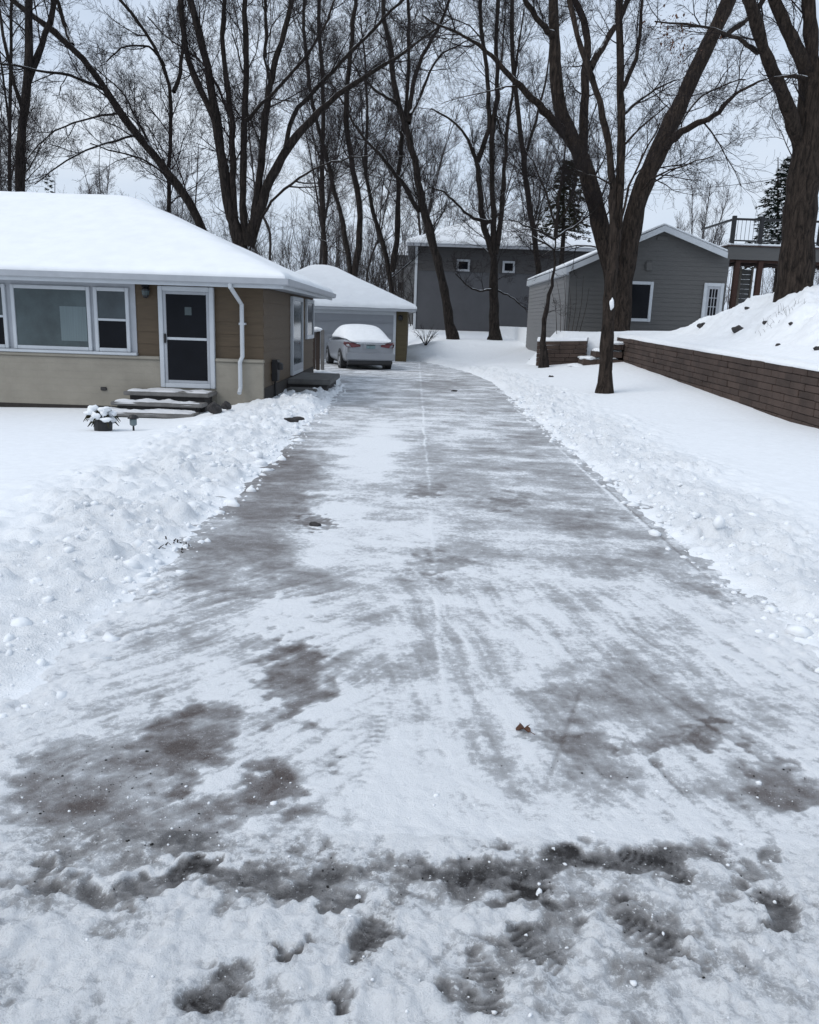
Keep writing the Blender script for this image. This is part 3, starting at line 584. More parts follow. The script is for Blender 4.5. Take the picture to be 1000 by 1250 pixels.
# front steps : three slabs
rng = np.random.default_rng(4)
st = thing('front_steps', 'weathered stone front steps with dark gaps and patchy snow below the white storm door', 'steps', (-4.3, 15.3, 0))
def slab(x0, x1, y0, y1, z0, z1, nm='stone_step', mat='stone'):
    m = MB(); n = 14; top = []
    xsx = np.linspace(x0, x1, n)
    front = [(x, y0+.035*(vn(x*5, z0*7, 3)-.5)) for x in xsx]
    poly = front+[(x1, y1), (x0, y1)]
    m.prism(poly, 'z', z0, z1); return m.build(nm, M[mat], st, bevel=.012)
A0, A1 = HZ(166, 480).x, HZ(268, 480).x
sz = dz0-.04
print('door z', dz0, 'steps', A0, A1)
b1 = slab(A0+.02, A1-.02, HY-.78, HY-.092, sz-.075, sz, 'landing_slab')
MB().box(A0+.12, A1-.12, HY-.70, HY-.1, -.2, sz-.077).build('step_base', M['darkstone'], st)
b2 = slab(A0-.10, A1-.06, HY-1.13, HY-.705, sz-.235, sz-.165)
MB().box(A0+.0, A1-.2, HY-1.06, HY-.71, -.2, sz-.237).build('step_base', M['darkstone'], st)
b3 = slab(A0-.16, A1-.12, HY-1.50, HY-1.065, sz-.395, sz-.315)
def drift(x0, x1, y0, y1, z, nm, par, th=.035, thr=.45, seed=0):
    X, Y = np.meshgrid(np.linspace(x0, x1, 50), np.linspace(y0, y1, 22))
    n = fbm(X*3.2, Y*5, 4, 90+seed)
    e = ss(0, .08, X-x0)*ss(0, .08, x1-X)*ss(0, .05, Y-y0)*ss(0, .05, y1-Y)
    Z = z+(n-thr)*.12*e+(e-1)*.03; Z = np.minimum(Z, z+th)
    i = (np.arange(21)[:, None]*50+np.arange(49)[None]).ravel()
    mb = MB().add(np.stack([X.ravel(), Y.ravel(), Z.ravel()], 1), [tuple(q) for q in np.stack([i, i+1, i+51, i+50], 1)])
    return mb.build(nm, M['snowdirt'], par, smooth=True)
drift(A0+.03, A1-.03, HY-.76, HY-.1, sz, 'step_snow', b1, .03, .36, 1); drift(A0-.09, A1-.08, HY-1.13, HY-.71, sz-.165, 'step_snow', b2, .06, .30, 2); drift(A0-.15, A1-.13, HY-1.49, HY-1.07, sz-.315, 'step_snow', b3, .06, .26, 3)
# dark rocks right of the steps
for k, (px, py, s, lb) in enumerate([(263, 499, .13, 'larger dark rock lying in snow at the right end of the front steps'), (276, 497, .10, 'smaller dark rock beside the larger one right of the front steps')]):
    p = G(px, py, .08); m = MB().blob((p.x, p.y, .10), (s, s*.8, s*.75), 5+k, 3, .5); tag(m.build('rock', M['darkstone'], origin=(p.x, p.y, 0)), lb, 'rock', 'rocks by the front steps')
# potted plant and garden light on the lawn
p = G(126, 521, .0); pt = thing('potted_plant', 'dark round plant pot with drooping snow laden leaves on the lawn left of the steps', 'plant', (p.x, p.y, 0))
MB().lathe((p.x, p.y, -.05), [(.10, -.1), (.13, -.04), (.14, .10), (.13, .15), (.145, .17), (.11, .18)], 14).build('pot', M['dark'], pt)
m = MB(); m2 = MB(); r2 = random.Random(3)
for k in range(26):
    an = r2.uniform(0, 2*PI); L = r2.uniform(.12, .30); h = r2.uniform(.03, .20)
    q = [(p.x+math.cos(an)*L*t, p.y+math.sin(an)*L*t, .12+h*math.sin(t*2.3)-.14*t*t) for t in np.linspace(0, 1, 6)]
    m.tube(q, [.010, .016, .020, .018, .012, .004], 4)
    if k % 2: m2.blob((q[3][0], q[3][1], q[3][2]+.02), (r2.uniform(.04, .09), r2.uniform(.04, .08), r2.uniform(.03, .06)), k, 2, .8)
m.build('leaf_fronds', M['needle_olive'], pt); m2.build('snow_clump', M['snow'], pt, smooth=True)
p = G(163, 522, .0); gl = thing('garden_light', 'small dark capped garden light on a stake in front of the stone steps', 'garden light', (p.x, p.y, 0))
MB().tube([(p.x, p.y, -.1), (p.x, p.y, .06)], [.018, .014], 8).build('stake', M['dark'], gl)
MB().lathe((p.x, p.y, .03), [(.03, 0), (.055, .02), (.055, .10), (.03, .11)], 10).build('lens', M['pale_reflection'], gl)
MB().lathe((p.x, p.y, .142), [(.085, 0), (.08, .02), (.05, .05), (.01, .06)], 12).build('cap', M['dark'], gl)
# side stoop
so_ = thing('side_stoop', 'low grey concrete stoop below the side door of the brown house', 'steps', (-2.5, 19.6, 0))
m = MB(); m.box(HX+.04, -1.93, 19.15, 21.6, .21, .33); tp = m.build('slab', M['concrete'], so_, bevel=.015)
MB().box(HX+.04, -2.02, 19.22, 21.5, -.2, .208).build('base', M['darkstone'], so_)
m = MB(); m.box(HX+.1, -2.2, 18.65, 19.14, -.1, .15); m.build('lower_step', M['concrete'], so_, bevel=.015)
# dark plank lying in the snow at the driveway corner
p = G(360, 513, .22); m = MB(); m.blob((p.x, p.y, .235), (.12, .05, .04), 9, 3, .9)
tag(m.build('dark_clod', M['darkstone'], origin=(p.x, p.y, .2)), 'flat dark clod lying on the snow pile at the house corner', 'clod')

# ---- dark privacy fence between house and garage
fx0, fx1, fy = -3.35, D(391, 430, 27.0).x, 27.0
ft = D(385, 404, 27).z
fn = thing('privacy_fence', 'short dark wooden privacy fence panel with snow on its top between house and garage', 'fence', ((fx0+fx1)/2, fy, 0))
m = MB(); k = 0; x = fx0
while x < fx1-.05:
    m.box(x, x+.135, fy-.012+.006*(k % 2), fy+.012+.006*(k % 2), -.1, ft); x += .142; k += 1
m.build('boards', M['fence'], fn)
m = MB(); m.box(fx1+.02, fx1+.13, fy-.06, fy+.06, -.1, ft+.04); m.build('post', M['stone'], fn, bevel=.01)
m = MB(); m.blob(((fx0+fx1)/2, fy, ft+.05), ((fx1-fx0)/2+.08, .10, .075), 3, 3, .2); m.build('snow_cap', M['snow'], fn, smooth=True)

# ---- garage
gy = 35.4
GX1 = D(496, 430, gy).x; GDX = D(482, 430, gy).x; GE = D(508, 376, gy-.5); gez = GE.z; GX0 = -7.3
gr = thing('garage', 'garage with pale wide door, olive corner wall and snowy roof behind the silver car', 'garage', (-3, gy, 0))
zt = gez-.14
m = MB(); m.box(GX0, GX1, gy, gy+7, -.3, zt); m.build('wall', M['olive'], gr)
m = MB(); lap_x(m, GDX+.02, GX1+.01, gy-.002, -.1, zt, .2); m.build('lap_siding', M['olive'], gr)
m = MB(); m.box(GX0+.6, GDX-.09, gy-.03, gy-.002, -.1, zt-.18)
for k in range(1, 5): m.box(GX0+.6, GDX-.09, gy-.042, gy-.0305, -.1+k*.48-.2, -.1+k*.48+.22)
m.build('garage_door', M['garage_door'], gr, bevel=.006)
m = MB(); m.box(GDX-.09, GDX+.02, gy-.055, gy-.003, -.1, zt-.01); m.box(GX0+.6, GDX-.09, gy-.055, gy-.003, zt-.178, zt-.01); m.build('door_trim', M['white'], gr)
m = MB(); m.lathe((GX1-.28, gy-.12, zt-.38), [(.03, 0), (.09, .03), (.10, .15), (.04, .22)], 10); m.box(GX1-.32, GX1-.24, gy-.1, gy-.02, zt-.3, zt-.2); m.build('wall_lamp', M['dark'], gr)
ex1 = GE.x; gry = gy+3.5
m = MB(); m.box(GX0-.5, ex1-.02, gy-.48, gy+7.5, zt+.002, zt+.03); m.build('soffit', M['offwhite'], gr)
m = MB(); m.box(GX0-.5, ex1, gy-.52, gy-.482, zt-.02, gez+.02); m.box(ex1-.03, ex1+.001, gy-.48, gy+7.5, zt-.02, gez+.02); m.build('fascia', M['offwhite'], gr)
grz = D(395, 322, gry).z-.14; grx = D(403, 322, gry).x
v, f = hip(GX0-.5, ex1, gy-.52, gy+7.52, gez, D(380, 322, gry).x, grx, gry, grz); rf = MB().add(v, f).build('roof', M['shingle'], gr)
snow_hip('roof_snow', rf, GX0-.53, ex1+.03, gy-.55, gy+7.55, gez-.02, D(380, 322, gry).x, grx, gry, grz, .10)

# ---- slate two storey building at the back
by = 54.0
bx0 = D(506, 380, by).x; bx1 = 11.6; bz0 = 1.0; bz1 = D(600, 303, by).z
sb = thing('slate_building', 'dark slate two storey building with two small windows at the end of the yard', 'building', (5, by, bz0))
m = MB(); m.box(bx0, bx1, by, by+11, 0, bz1); m.build('wall', M['slate'], sb)
zsplit = D(600, 333, by).z
m = MB(); lap_x(m, bx0+.1, bx1, by-.002, zsplit, bz1, .22, -1, .03); m.build('upper_siding', M['slate_top'], sb)
m = MB(); m.box(bx0-.06, bx0+.099, by-.06, by+11, 0, bz1); m.build('corner_board', M['white'], sb)
for px0, py0, px1, py1 in [(557, 317, 574, 331), (613, 319, 629, 333)]:
    a = D(px0, py1, by); b = D(px1, py0, by)
    m = MB(); ring_y(m, a.x, b.x, a.z, b.z, by-.12, by-.02, .13); wo = m.build('window', M['offwhite'], sb, bevel=.01); MB().box(a.x+.12, b.x-.12, by-.08, by-.04, a.z+.12, b.z-.12).build('pane', M['glass_dark'], wo)
ea = D(497, 300, by-.6)
m = MB(); m.box(ea.x, bx1+.6, by-.62, by-.58, bz1-.05, bz1+.2); m.box(ea.x, ea.x+.04, by-.58, by+11.6, bz1-.05, bz1+.2); m.build('fascia', M['offwhite'], sb)
m = MB(); m.box(ea.x+.04, bx1+.6, by-.58, by+11.6, bz1-.03, bz1-.0); m.build('soffit', M['slate_top'], sb)
ap = D(585, 270, by+5.5)
v, f = hip(ea.x, bx1+.6, by-.62, by+11.6, bz1+.2, ap.x-.3, 8.5, by+5.5, ap.z); rf = MB().add(v, f).build('roof', M['shingle'], sb)
snow_hip('roof_snow', rf, ea.x-.03, bx1+.63, by-.65, by+11.63, bz1+.17, ap.x-.3, 8.5, by+5.5, ap.z, .16)
# pale house far behind, seen left of the slate building
fy_ = 74.0
fh = thing('pale_house', 'pale grey two storey house with a snowy roof far behind the garage', 'house', (-2, fy_, 1))
a = D(478, 390, fy_); b = D(512, 312, fy_)
m = MB(); m.box(a.x+.3, b.x+1, fy_, fy_+9, 0, b.z); m.build('wall', M['shed_side'], fh)
q0 = D(484, 356, fy_); q1 = D(492, 343, fy_)
m = MB(); ring_y(m, q0.x, q1.x, q0.z, q1.z, fy_-.1, fy_-.01, .12); wo = m.build('window', M['white'], fh); MB().box(q0.x+.11, q1.x-.11, fy_-.07, fy_-.03, q0.z+.11, q1.z-.11).build('pane', M['glass_dark'], wo)
v, f = hip(a.x-.2, b.x+1.5, fy_-.5, fy_+9.5, b.z, a.x+1.2, b.x-.4, fy_+4.5, b.z+1.6); rf = MB().add(v, f).build('roof', M['shingle'], fh)
snow_hip('roof_snow', rf, a.x-.2, b.x+1.5, fy_-.5, fy_+9.5, b.z, a.x+1.2, b.x-.4, fy_+4.5, b.z+1.6, .15)

# ---- grey gabled shed
sy0, sy1 = 31.0, 41.0
L = D(692, 340, sy0).x; R = D(887, 350, sy0).x; ap = D(812, 273, sy0-.35); le = D(634+63, 322, sy0-.35); re = D(889, 306, sy0-.35)
print('shed', L, R, ap, le, re, D(633, 335, sy1))
sh = thing('grey_shed', 'grey gabled outbuilding with a white framed dark window and a nine pane white door', 'outbuilding', (8, sy0, 1))
sl = (ap.z-le.z)/(ap.x-le.x); sr = (ap.z-re.z)/(re.x-ap.x)
def roofz(x): return ap.z-.16-(sl*(ap.x-x) if x < ap.x else sr*(x-ap.x))
poly = [(L, 0), (R, 0), (R, roofz(R)), (ap.x, roofz(ap.x)), (L, roofz(L))]
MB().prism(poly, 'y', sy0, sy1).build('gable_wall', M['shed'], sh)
m = MB(); z = .6                                   # lap siding courses of the gable end
while z < roofz(ap.x)-.05:
    t = z+.16; xa = L if t < roofz(L) else ap.x-(ap.z-.16-t)/sl; xb = R if t < roofz(R) else ap.x+(ap.z-.16-t)/sr
    if xb-xa > .1: m.prism([(sy0+.02, z), (sy0-.016, z), (sy0-.003, t), (sy0+.02, t)], 'x', xa+.005, xb-.005)
    z = t
m.build('gable_siding', M['shed'], sh)
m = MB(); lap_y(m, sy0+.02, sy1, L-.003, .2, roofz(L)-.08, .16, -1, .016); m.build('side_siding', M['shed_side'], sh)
m = MB(); m.box(L-.03, L-.02+.0, sy0-.03, sy0+.12, .2, roofz(L)-.1); m.box(L-.02, L+.09, sy0-.03, sy0-.018, .2, roofz(L)); m.build('corner_board', M['shed_side'], sh)
xl = le.x-.12; xr = re.x
for nm, th, mt, y0, y1, dz in [('roof', .12, 'shingle', sy0-.33, sy1+.4, .0), ('roof_snow', .07, 'roof_snow', sy0-.325, sy1+.43, .123)]:
    for_ = [(xl-dz*.2, roofz(xl)+dz), (ap.x, roofz(ap.x)+dz), (xr+dz*.2, roofz(xr)+dz), (xr+dz*.2, roofz(xr)+dz+th), (ap.x, roofz(ap.x)+dz+th), (xl-dz*.2, roofz(xl)+dz+th)]
    o = MB().prism(for_, 'y', y0, y1).build(nm, M[mt], sh if nm == 'roof' else rf, bevel=.03 if nm != 'roof' else 0)
    rf = o
m = MB()
for x0, x1 in ((xl, ap.x), (ap.x, xr)):
    m.prism([(x0, roofz(x0)-.10), (x1, roofz(x1)-.10), (x1, roofz(x1)+.10), (x0, roofz(x0)+.10)], 'y', sy0-.375, sy0-.332)
m.build('rake_board', M['white'], sh)
m = MB(); m.box(xl-.03, xl-.002, sy0-.37, sy1+.4, roofz(xl)-.14, roofz(xl)+.10); m.build('eave_fascia', M['white'], sh)
m = MB(); m.prism([(xl, roofz(xl)-.13), (L, roofz(L)-.20), (L, roofz(L)-.02), (xl, roofz(xl)-.02)], 'y', sy0-.33, sy1+.38); m.build('soffit', M['offwhite'], sh)
a = D(768, 392, sy0); b = D(798, 344, sy0)
m = MB(); ring_y(m, b.x-1.12, b.x, a.z, b.z, sy0-.075, sy0-.02, .11); wo = m.build('window', M['white'], sh, bevel=.01); MB().box(b.x-1.02, b.x-.1, sy0-.05, sy0-.022, a.z+.1, b.z-.1).build('pane', M['glass_dark'], wo)
a = D(854, 398, sy0); b = D(884, 346, sy0)
m = MB(); ring_y(m, a.x, b.x, b.z-2.1, b.z, sy0-.08, sy0-.02, .12); dr = m.build('door', M['white'], sh, bevel=.01)
m = MB(); z1 = b.z-.22; z0 = z1-1.02; m.box(a.x+.121, b.x-.121, sy0-.06, sy0-.022, b.z-2.0, z0-.001); ring_y(m, a.x+.121, b.x-.121, z0, b.z-.121, sy0-.06, sy0-.022, .09)
gx0, gx1 = a.x+.21, b.x-.21; gz1 = b.z-.211; gz0 = z0+.09
for k in (1, 2):
    xx = gx0+(gx1-gx0)*k/3; m.box(xx-.012, xx+.012, sy0-.056, sy0-.041, gz0, gz1)
    zz = gz0+(gz1-gz0)*k/3; m.box(gx0, gx1, sy0-.0555, sy0-.0415, zz-.012, zz+.012)
m.build('door_leaf', M['offwhite'], dr); MB().box(gx0-.02, gx1+.02, sy0-.04, sy0-.03, gz0-.02, gz1+.02).build('pane', M['glass_dark'], dr)
m = MB(); m.lathe((b.x-.16, sy0-.10, z0-.08), [(.02, 0), (.035, .02), (.035, .05), (.02, .07)], 8); m.build('knob', M['dark'], dr)
a = D(809, 291, sy0); m = MB(); m.box(a.x-.2, a.x+.2, sy0-.04, sy0-.018, a.z-.07, a.z+.07); m.build('gable_vent', M['shed'], sh)
a = D(792, 325, sy0); m = MB(); m.box(a.x-.13, a.x+.13, sy0-.1, sy0-.018, a.z-.16, a.z+.16); m.build('wall_lamp', M['shed'], sh, bevel=.03)

# ---- retaining wall of split-face blocks, low wall and block steps
def block_wall(name, p0, p1, zb0, zb1, zt0, zt1, par, course=.14, blen=.56, depth=.28, seed=0):
    rg = np.random.default_rng(seed); d = np.array([p1[0]-p0[0], p1[1]-p0[1]]); Ln = np.hypot(*d); d /= Ln; nrm = np.array([d[1], -d[0]])
    m = MB(); k = 0; zmin = min(zb0, zb1)-.1
    nc = int((max(zt0, zt1)-zmin)/course)+2
    # courses hang from the top so that the top one is always whole
    for c in range(nc):
        s = -blen*rg.uniform(0, 1)
        while s < Ln:
            l = blen*rg.uniform(.82, 1.18); a = max(s, 0); b = min(s+l, Ln); s += l
            if b-a < .04: continue
            mid = (a+b)/2/Ln; top = zt0+(zt1-zt0)*mid-c*course; bot = top-course+.008
            if top < zb0+(zb1-zb0)*mid-.15: continue
            o = rg.normal(0, .008)
            q = []
            for z in (bot, top):
                for (t, n) in ((a+.004, o), (b-.004, o), (b-.004, depth), (a+.004, depth)):
                    pp = np.array(p0)+d*t-nrm*0+np.array([-nrm[0], -nrm[1]])*(n if True else 0)
                    q.append((pp[0], pp[1], z+(zt1-zt0)/Ln*(t-(a+b)/2)))
            m.add(q, [(3, 2, 1, 0), (4, 5, 6, 7), (0, 1, 5, 4), (1, 2, 6, 5), (2, 3, 7, 6), (3, 0, 4, 7)])
    return m.build(name, M['block'], par, bevel=.010, seg=1)
rw = thing('retaining_wall', 'long brown block retaining wall with snow along its top right of the driveway', 'retaining wall', (wall_x(18), 18, 0))
block_wall('blocks', (wall_x(28.0), 28.0), (wall_x(7.0), 7.0), FOOT_B, -.1, wall_top(28)-.07, wall_top(7)-.07, rw, seed=3)
block_wall('end_blocks', (wall_x(28.0)+.02, 28.0+.28), (wall_x(28.0)+2.2, 28.29), FOOT_B, FOOT_B, wall_top(28)-.075, wall_top(28)-.075, rw, seed=5)
def snow_cap(p0, p1, z0, z1, w, off, th, par, seed=0):
    n = 160; m = MB(); p0 = np.array(p0); p1 = np.array(p1); d = (p1-p0)/np.hypot(*(p1-p0)); nr = np.array([-d[1], d[0]])
    prof = [(-w/2, -.02), (-w/2-.01, .25), (-w/2+.04, .75), (-w/4, 1), (w/4, 1.02), (w/2, .95), (w/2, -.02)]
    V = []
    for k in range(n):
        t = k/(n-1); c = p0+(p1-p0)*t; z = z0+(z1-z0)*t; L_ = np.hypot(*(p1-p0))
        a = .75+.6*(float(fbm(np.array(t*L_*1.3), np.array(seed*1.0), 3, 95))-.3)
        for (o, h) in prof: q = c+nr*(o+off+.05*(float(vn(np.array(t*L_*2), np.array(seed+3.0), 96))-.5)*(o < 0)); V.append((q[0], q[1], z+th*h*a))
    k6 = len(prof); F = [(i*k6+j, i*k6+j+1, (i+1)*k6+j+1, (i+1)*k6+j) for i in range(n-1) for j in range(k6-1)]
    return m.add(V, F).build('wall_snow', M['snow'], par, smooth=True)
snow_cap((wall_x(28.15), 28.15), (wall_x(7), 7), wall_top(28)-.075, wall_top(7)-.075, .36, .17, .10, rw)
lw0 = D(664, 414, 28.6); lw1 = D(708, 412, 28.2)
lw = thing('low_garden_wall', 'short low brown block wall with snow on top left of the block steps', 'retaining wall', ((lw0.x+lw1.x)/2, 28.4, .3))
gz = .22
block_wall('blocks', (lw0.x-.2, 28.75), (lw1.x+.25, 28.2), gz-.2, gz, lw0.z-.08, lw1.z-.10, lw, seed=7)
snow_cap((lw0.x-.2, 28.75), (lw1.x+.25, 28.2), lw0.z-.082, lw1.z-.102, .36, .17, .13, lw, 2)
bs = thing('block_steps', 'snowy brown block steps climbing to the terrace between the two garden walls', 'steps', (6, 27.6, .3))
zt_ = wall_top(28)-.12; s0 = D(696, 442, 27.4).x; s1 = wall_x(27.5)-.02
for k in range(4):
    zz = .42+(zt_-.42)*k/3.6; x0 = s0+k*.40
    m = MB(); z0_ = zz-.185; xx = x0
    while xx < s1-.05:
        x2 = min(xx+.44, s1); m.box(xx+.004, x2-.004, 27.25+.03*k, 28.15, z0_, zz); xx = x2
    o = m.build('block_step', M['block'], bs, bevel=.01, seg=1)
    m = MB(); m.blob((x0+.26, 27.72, zz+.02), (.32, .52, .075), 30+k, 3, .3); m.blob((x0+.62, 27.85, zz+.02), (.4, .4, .06), 40+k, 3, .3); m.build('step_snow', M['snow'], o, smooth=True)

# ---- deck on posts and the tan house behind it
dy = 34.0
dA = D(890, 303, dy); dB = D(1000, 303, dy)
dk = thing('raised_deck', 'raised wooden deck on red brown posts with a dark railing behind the snowy mound', 'deck', (dA.x+3, dy, 1))
zr1 = D(910, 301, dy).z; zr0 = D(910, 317, dy).z
dx0_, dx1_ = dA.x, dA.x+7.0
m = MB(); m.box(dx0_, dx1_, dy, dy+.06, zr0, zr1); m.box(dx0_, dx0_+.06, dy+.061, dy+4, zr0, zr1); m.build('rim_board', M['shed'], dk)
m = MB(); m.box(dx0_-.05, dx1_+.05, dy-.05, dy+4, zr1+.002, zr1+.04); m.build('deck_floor', M['redwood'], dk)
m = MB(); m.box(dx0_-.03, dx1_, dy-.04, dy+3.9, zr1+.042, zr1+.12); m.build('deck_snow', M['snow'], dk, bevel=.025)
m = MB()
for k in range(17): m.box(dx0_+.2+k*.40, dx0_+.245+k*.40, dy+.2, dy+3.9, zr0-.02, zr1-.02)
m.box(dx0_+.15, dx1_, dy+.12, dy+.18, zr0-.10, zr0+.08); m.build('joists', M['redwood'], dk)
for px in (898, 926, 985):
    xx = D(px, 340, dy+.15).x; m = MB(); m.box(xx-.10, xx+.10, dy+.06, dy+.26, .6, zr0-.02); m.build('post', M['redwood'], dk, bevel=.01)
rt = D(895, 263, dy).z
for px in (896, 930, 966, 1003):
    xx = D(px, 280, dy).x; m = MB(); m.box(xx-.075, xx+.075, dy-.02, dy+.13, zr1+.04, rt); m.build('rail_post', M['dark'], dk, bevel=.01)
rx0 = D(896, 280, dy).x; rx1_ = D(1003, 280, dy).x
m = MB(); m.box(rx0, rx1_+1, dy+.02, dy+.09, rt-.16, rt-.08); m.box(rx0, rx1_+1, dy+.03, dy+.08, zr1+.20, zr1+.25); m.box(rx0-.02, rx0+.05, dy+.13, dy+3.9, rt-.16, rt-.08); m.build('rail', M['dark'], dk)
m = MB()
for k in range(26): m.box(rx0+.15+k*.16, rx0+.163+k*.16, dy+.045, dy+.06, zr1+.25, rt-.16)
m.build('balusters', M['dark'], dk)
th = thing('tan_house', 'tan sided house standing behind the raised deck at the right edge', 'house', (19, 38, 1))
tx = 19.6
m = MB(); m.box(tx, tx+12, 38.2, 41.4, .5, 7.2); m.build('wall', M['tan'], th)
m = MB(); lap_x(m, tx+.01, tx+12, 38.198, .6, 7.2, .18); m.build('lap_siding', M['tan'], th)
a = Vector((tx+1, 0, 0))
m = MB(); ring_y(m, a.x, a.x+1.9, zr1+.2, zr1+2.2, 38.08, 38.17, .1); wo = m.build('patio_door', M['white'], th); MB().box(a.x+.09, a.x+1.81, 38.1, 38.15, zr1+.3, zr1+2.1).build('pane', M['glass_dark'], wo)
v, f = hip(tx-.3, tx+12.3, 37.9, 41.7, 7.2, tx+1.6, tx+10, 39.8, 8.6); rf = MB().add(v, f).build('roof', M['shingle'], th)
snow_hip('roof_snow', rf, tx-.3, tx+12.3, 37.9, 41.7, 7.2, tx+1.6, tx+10, 39.8, 8.6, .14)
pn = thing('privacy_screen', 'grey panel screen standing under the left end of the raised deck', 'screen', (13.6, 35, 1))
a = D(902, 360, 36.5).x; b = D(914, 360, 36.5).x
m = MB(); z = .7
while z < zr0-.25: m.box(a, b, 36.49, 36.52, z, z+.19); z += .2
m.build('boards', M['shed'], pn); m = MB(); m.box(a-.08, a, 36.46, 36.56, .6, zr0-.1); m.box(b, b+.08, 36.46, 36.56, .6, zr0-.1); m.build('post', M['tan'], pn)

# ---- power line
pl = MB(); a = D(700, 226, 48); b = D(1120, 176, 40)
pl.tube([tuple(np.array(a)*(1-t)+np.array(b)*t-np.array((0, 0, .9*4*t*(1-t)))) for t in np.linspace(0, 1, 16)], .014, 5)
tag(pl.build('power_line', M['wire'], origin=tuple(a)), 'thin overhead power line crossing the sky behind the right hand trees', 'power line')

# ---- rocks and dry stalks on the mound
def tpoint(px, py):            # walk along the view ray to the terrace surface
    d = ray(px, py); best = None
    for Y in np.arange(14, 31, .05):
        t = Y/d[1]; x = d[0]*t; z = H+d[2]*t
        if x > wall_x(Y)+.15 and z <= terr(x, Y): return Vector((x, Y, terr(x, Y)))
    return Vector((d[0]*20, 20, 1.3))
RL = [(901, 404, .20, 'largest dark rock in the middle of the snowy mound'), (857, 398, .15, 'dark rock at the far left foot of the snowy mound'), (912, 377, .09, 'small dark rock high on the left slope of the mound'), (934, 396, .09, 'small dark rock on the mound right of the largest one'), (966, 397, .08, 'small dark rock on the right half of the mound below the big trunk'), (950, 422, .07, 'tiny dark rock low on the mound near the wall'), (998, 427, .12, 'dark rock at the right edge above the wall')]
for k, (px, py, s, lb) in enumerate(RL):
    p = tpoint(px, py); m = MB().blob((p.x, p.y, p.z+s*.12), (s*.75, s*.55, s*.5), 20+k, 3, .55)
    tag(m.build('rock', M['darkstone'], origin=tuple(p)), lb, 'rock', 'rocks in the snowy mound')
p = tpoint(955, 384); m = MB(); r2 = random.Random(8)
for k in range(34):
    x = p.x+r2.uniform(-.55, .45); y = p.y+r2.uniform(-.3, .3); z = terr(x, y)-.03; h = r2.uniform(.08, .24); an = r2.uniform(0, 6.3); l = r2.uniform(.03, .16)
    m.tube([(x, y, z), (x+math.cos(an)*l*.4, y+math.sin(an)*l*.4, z+h*.6), (x+math.cos(an)*l, y+math.sin(an)*l, z+h)], [.004, .003, .002], 3)
tag(m.build('dry_stalks', M['bark_b'], origin=tuple(p)), 'clump of thin dry stalks sticking out of the snowy mound', 'dry plant')

# ---- little things on the snow
def cover_z(x, y): return float(pave_z(np.array([x]), np.array([y]))[0])
p = G(639, 894); z0 = cover_z(p.x, p.y)+.006
lf = []
for k in range(21):
    an = k/21*2*PI; r = .031*(.42+.58*abs(math.sin(an*2.5))**.8)*(1.25 if abs(an-PI/2) < .3 else 1)
    lf.append((p.x+r*math.cos(an)*1.15, p.y+r*math.sin(an), z0+.012*math.sin(an*3+1)+.010))
mb = MB(); n = len(lf); mb.add(lf+[(p.x, p.y, z0+.004)]+[(a, b, c-.0015) for a, b, c in lf]+[(p.x, p.y, z0+.0025)], [(k, (k+1) % n, n) for k in range(n)]+[((k+1) % n+n+1, k+n+1, 2*n+1) for k in range(n)]+[(k, k+n+1, (k+1) % n+n+1, (k+1) % n) for k in range(n)])
lo = thing('fallen_leaf', 'curled brown fallen leaf lying on the snowy driveway', 'leaf', tuple(p))
mb.build('leaf_blade', M['deadleaf'], lo); MB().tube([(p.x+.012, p.y-.02, z0+.01), (p.x+.025, p.y-.045, z0+.012), (p.x+.042, p.y-.055, z0+.006)], .0017, 5).build('leaf_stem', M['deadleaf'], lo)
for k, (px, py, s, lb) in enumerate([(385, 643, .06, 'flat dark clod on the left side of the cleared driveway'), (555, 478, .09, 'dark clod on the far part of the driveway near its middle'), (648, 452, .10, 'dark clod in the snow bank left of the curved sapling'), (672, 470, .09, 'dark clod in the snow bank below the curved sapling')]):
    p = G(px, py); zz = max(float(T(np.array([p.x]), np.array([p.y]))[0]), cover_z(p.x, p.y) if px < 600 else -1)
    m = MB().blob((p.x, p.y, zz+.01), (s*.85, s*.55, s*.4), 60+k, 3, .6); tag(m.build('dark_clod', M['darkstone'], origin=(p.x, p.y, zz)), lb, 'clod', 'dark clods on the snow')
p = G(238, 672); r2 = random.Random(5); m = MB()
for k in range(26):
    x = p.x+r2.uniform(-.24, .22); y = p.y+r2.uniform(-.16, .2); z = float(T(np.array([x]), np.array([y]))[0]); an = r2.uniform(0, 6.3); l = r2.uniform(.02, .07)
    m.tube([(x, y, z-.01), (x+l*.5*math.cos(an), y+l*.5*math.sin(an), z+r2.uniform(.005, .02)), (x+l*math.cos(an), y+l*math.sin(an), z+r2.uniform(0, .02))], [.008, .004, .002], 4)
tag(m.build('twig_litter', M['bark_b'], origin=tuple(p)), 'scatter of small dark twigs in the left snow bank beside the driveway', 'twigs')

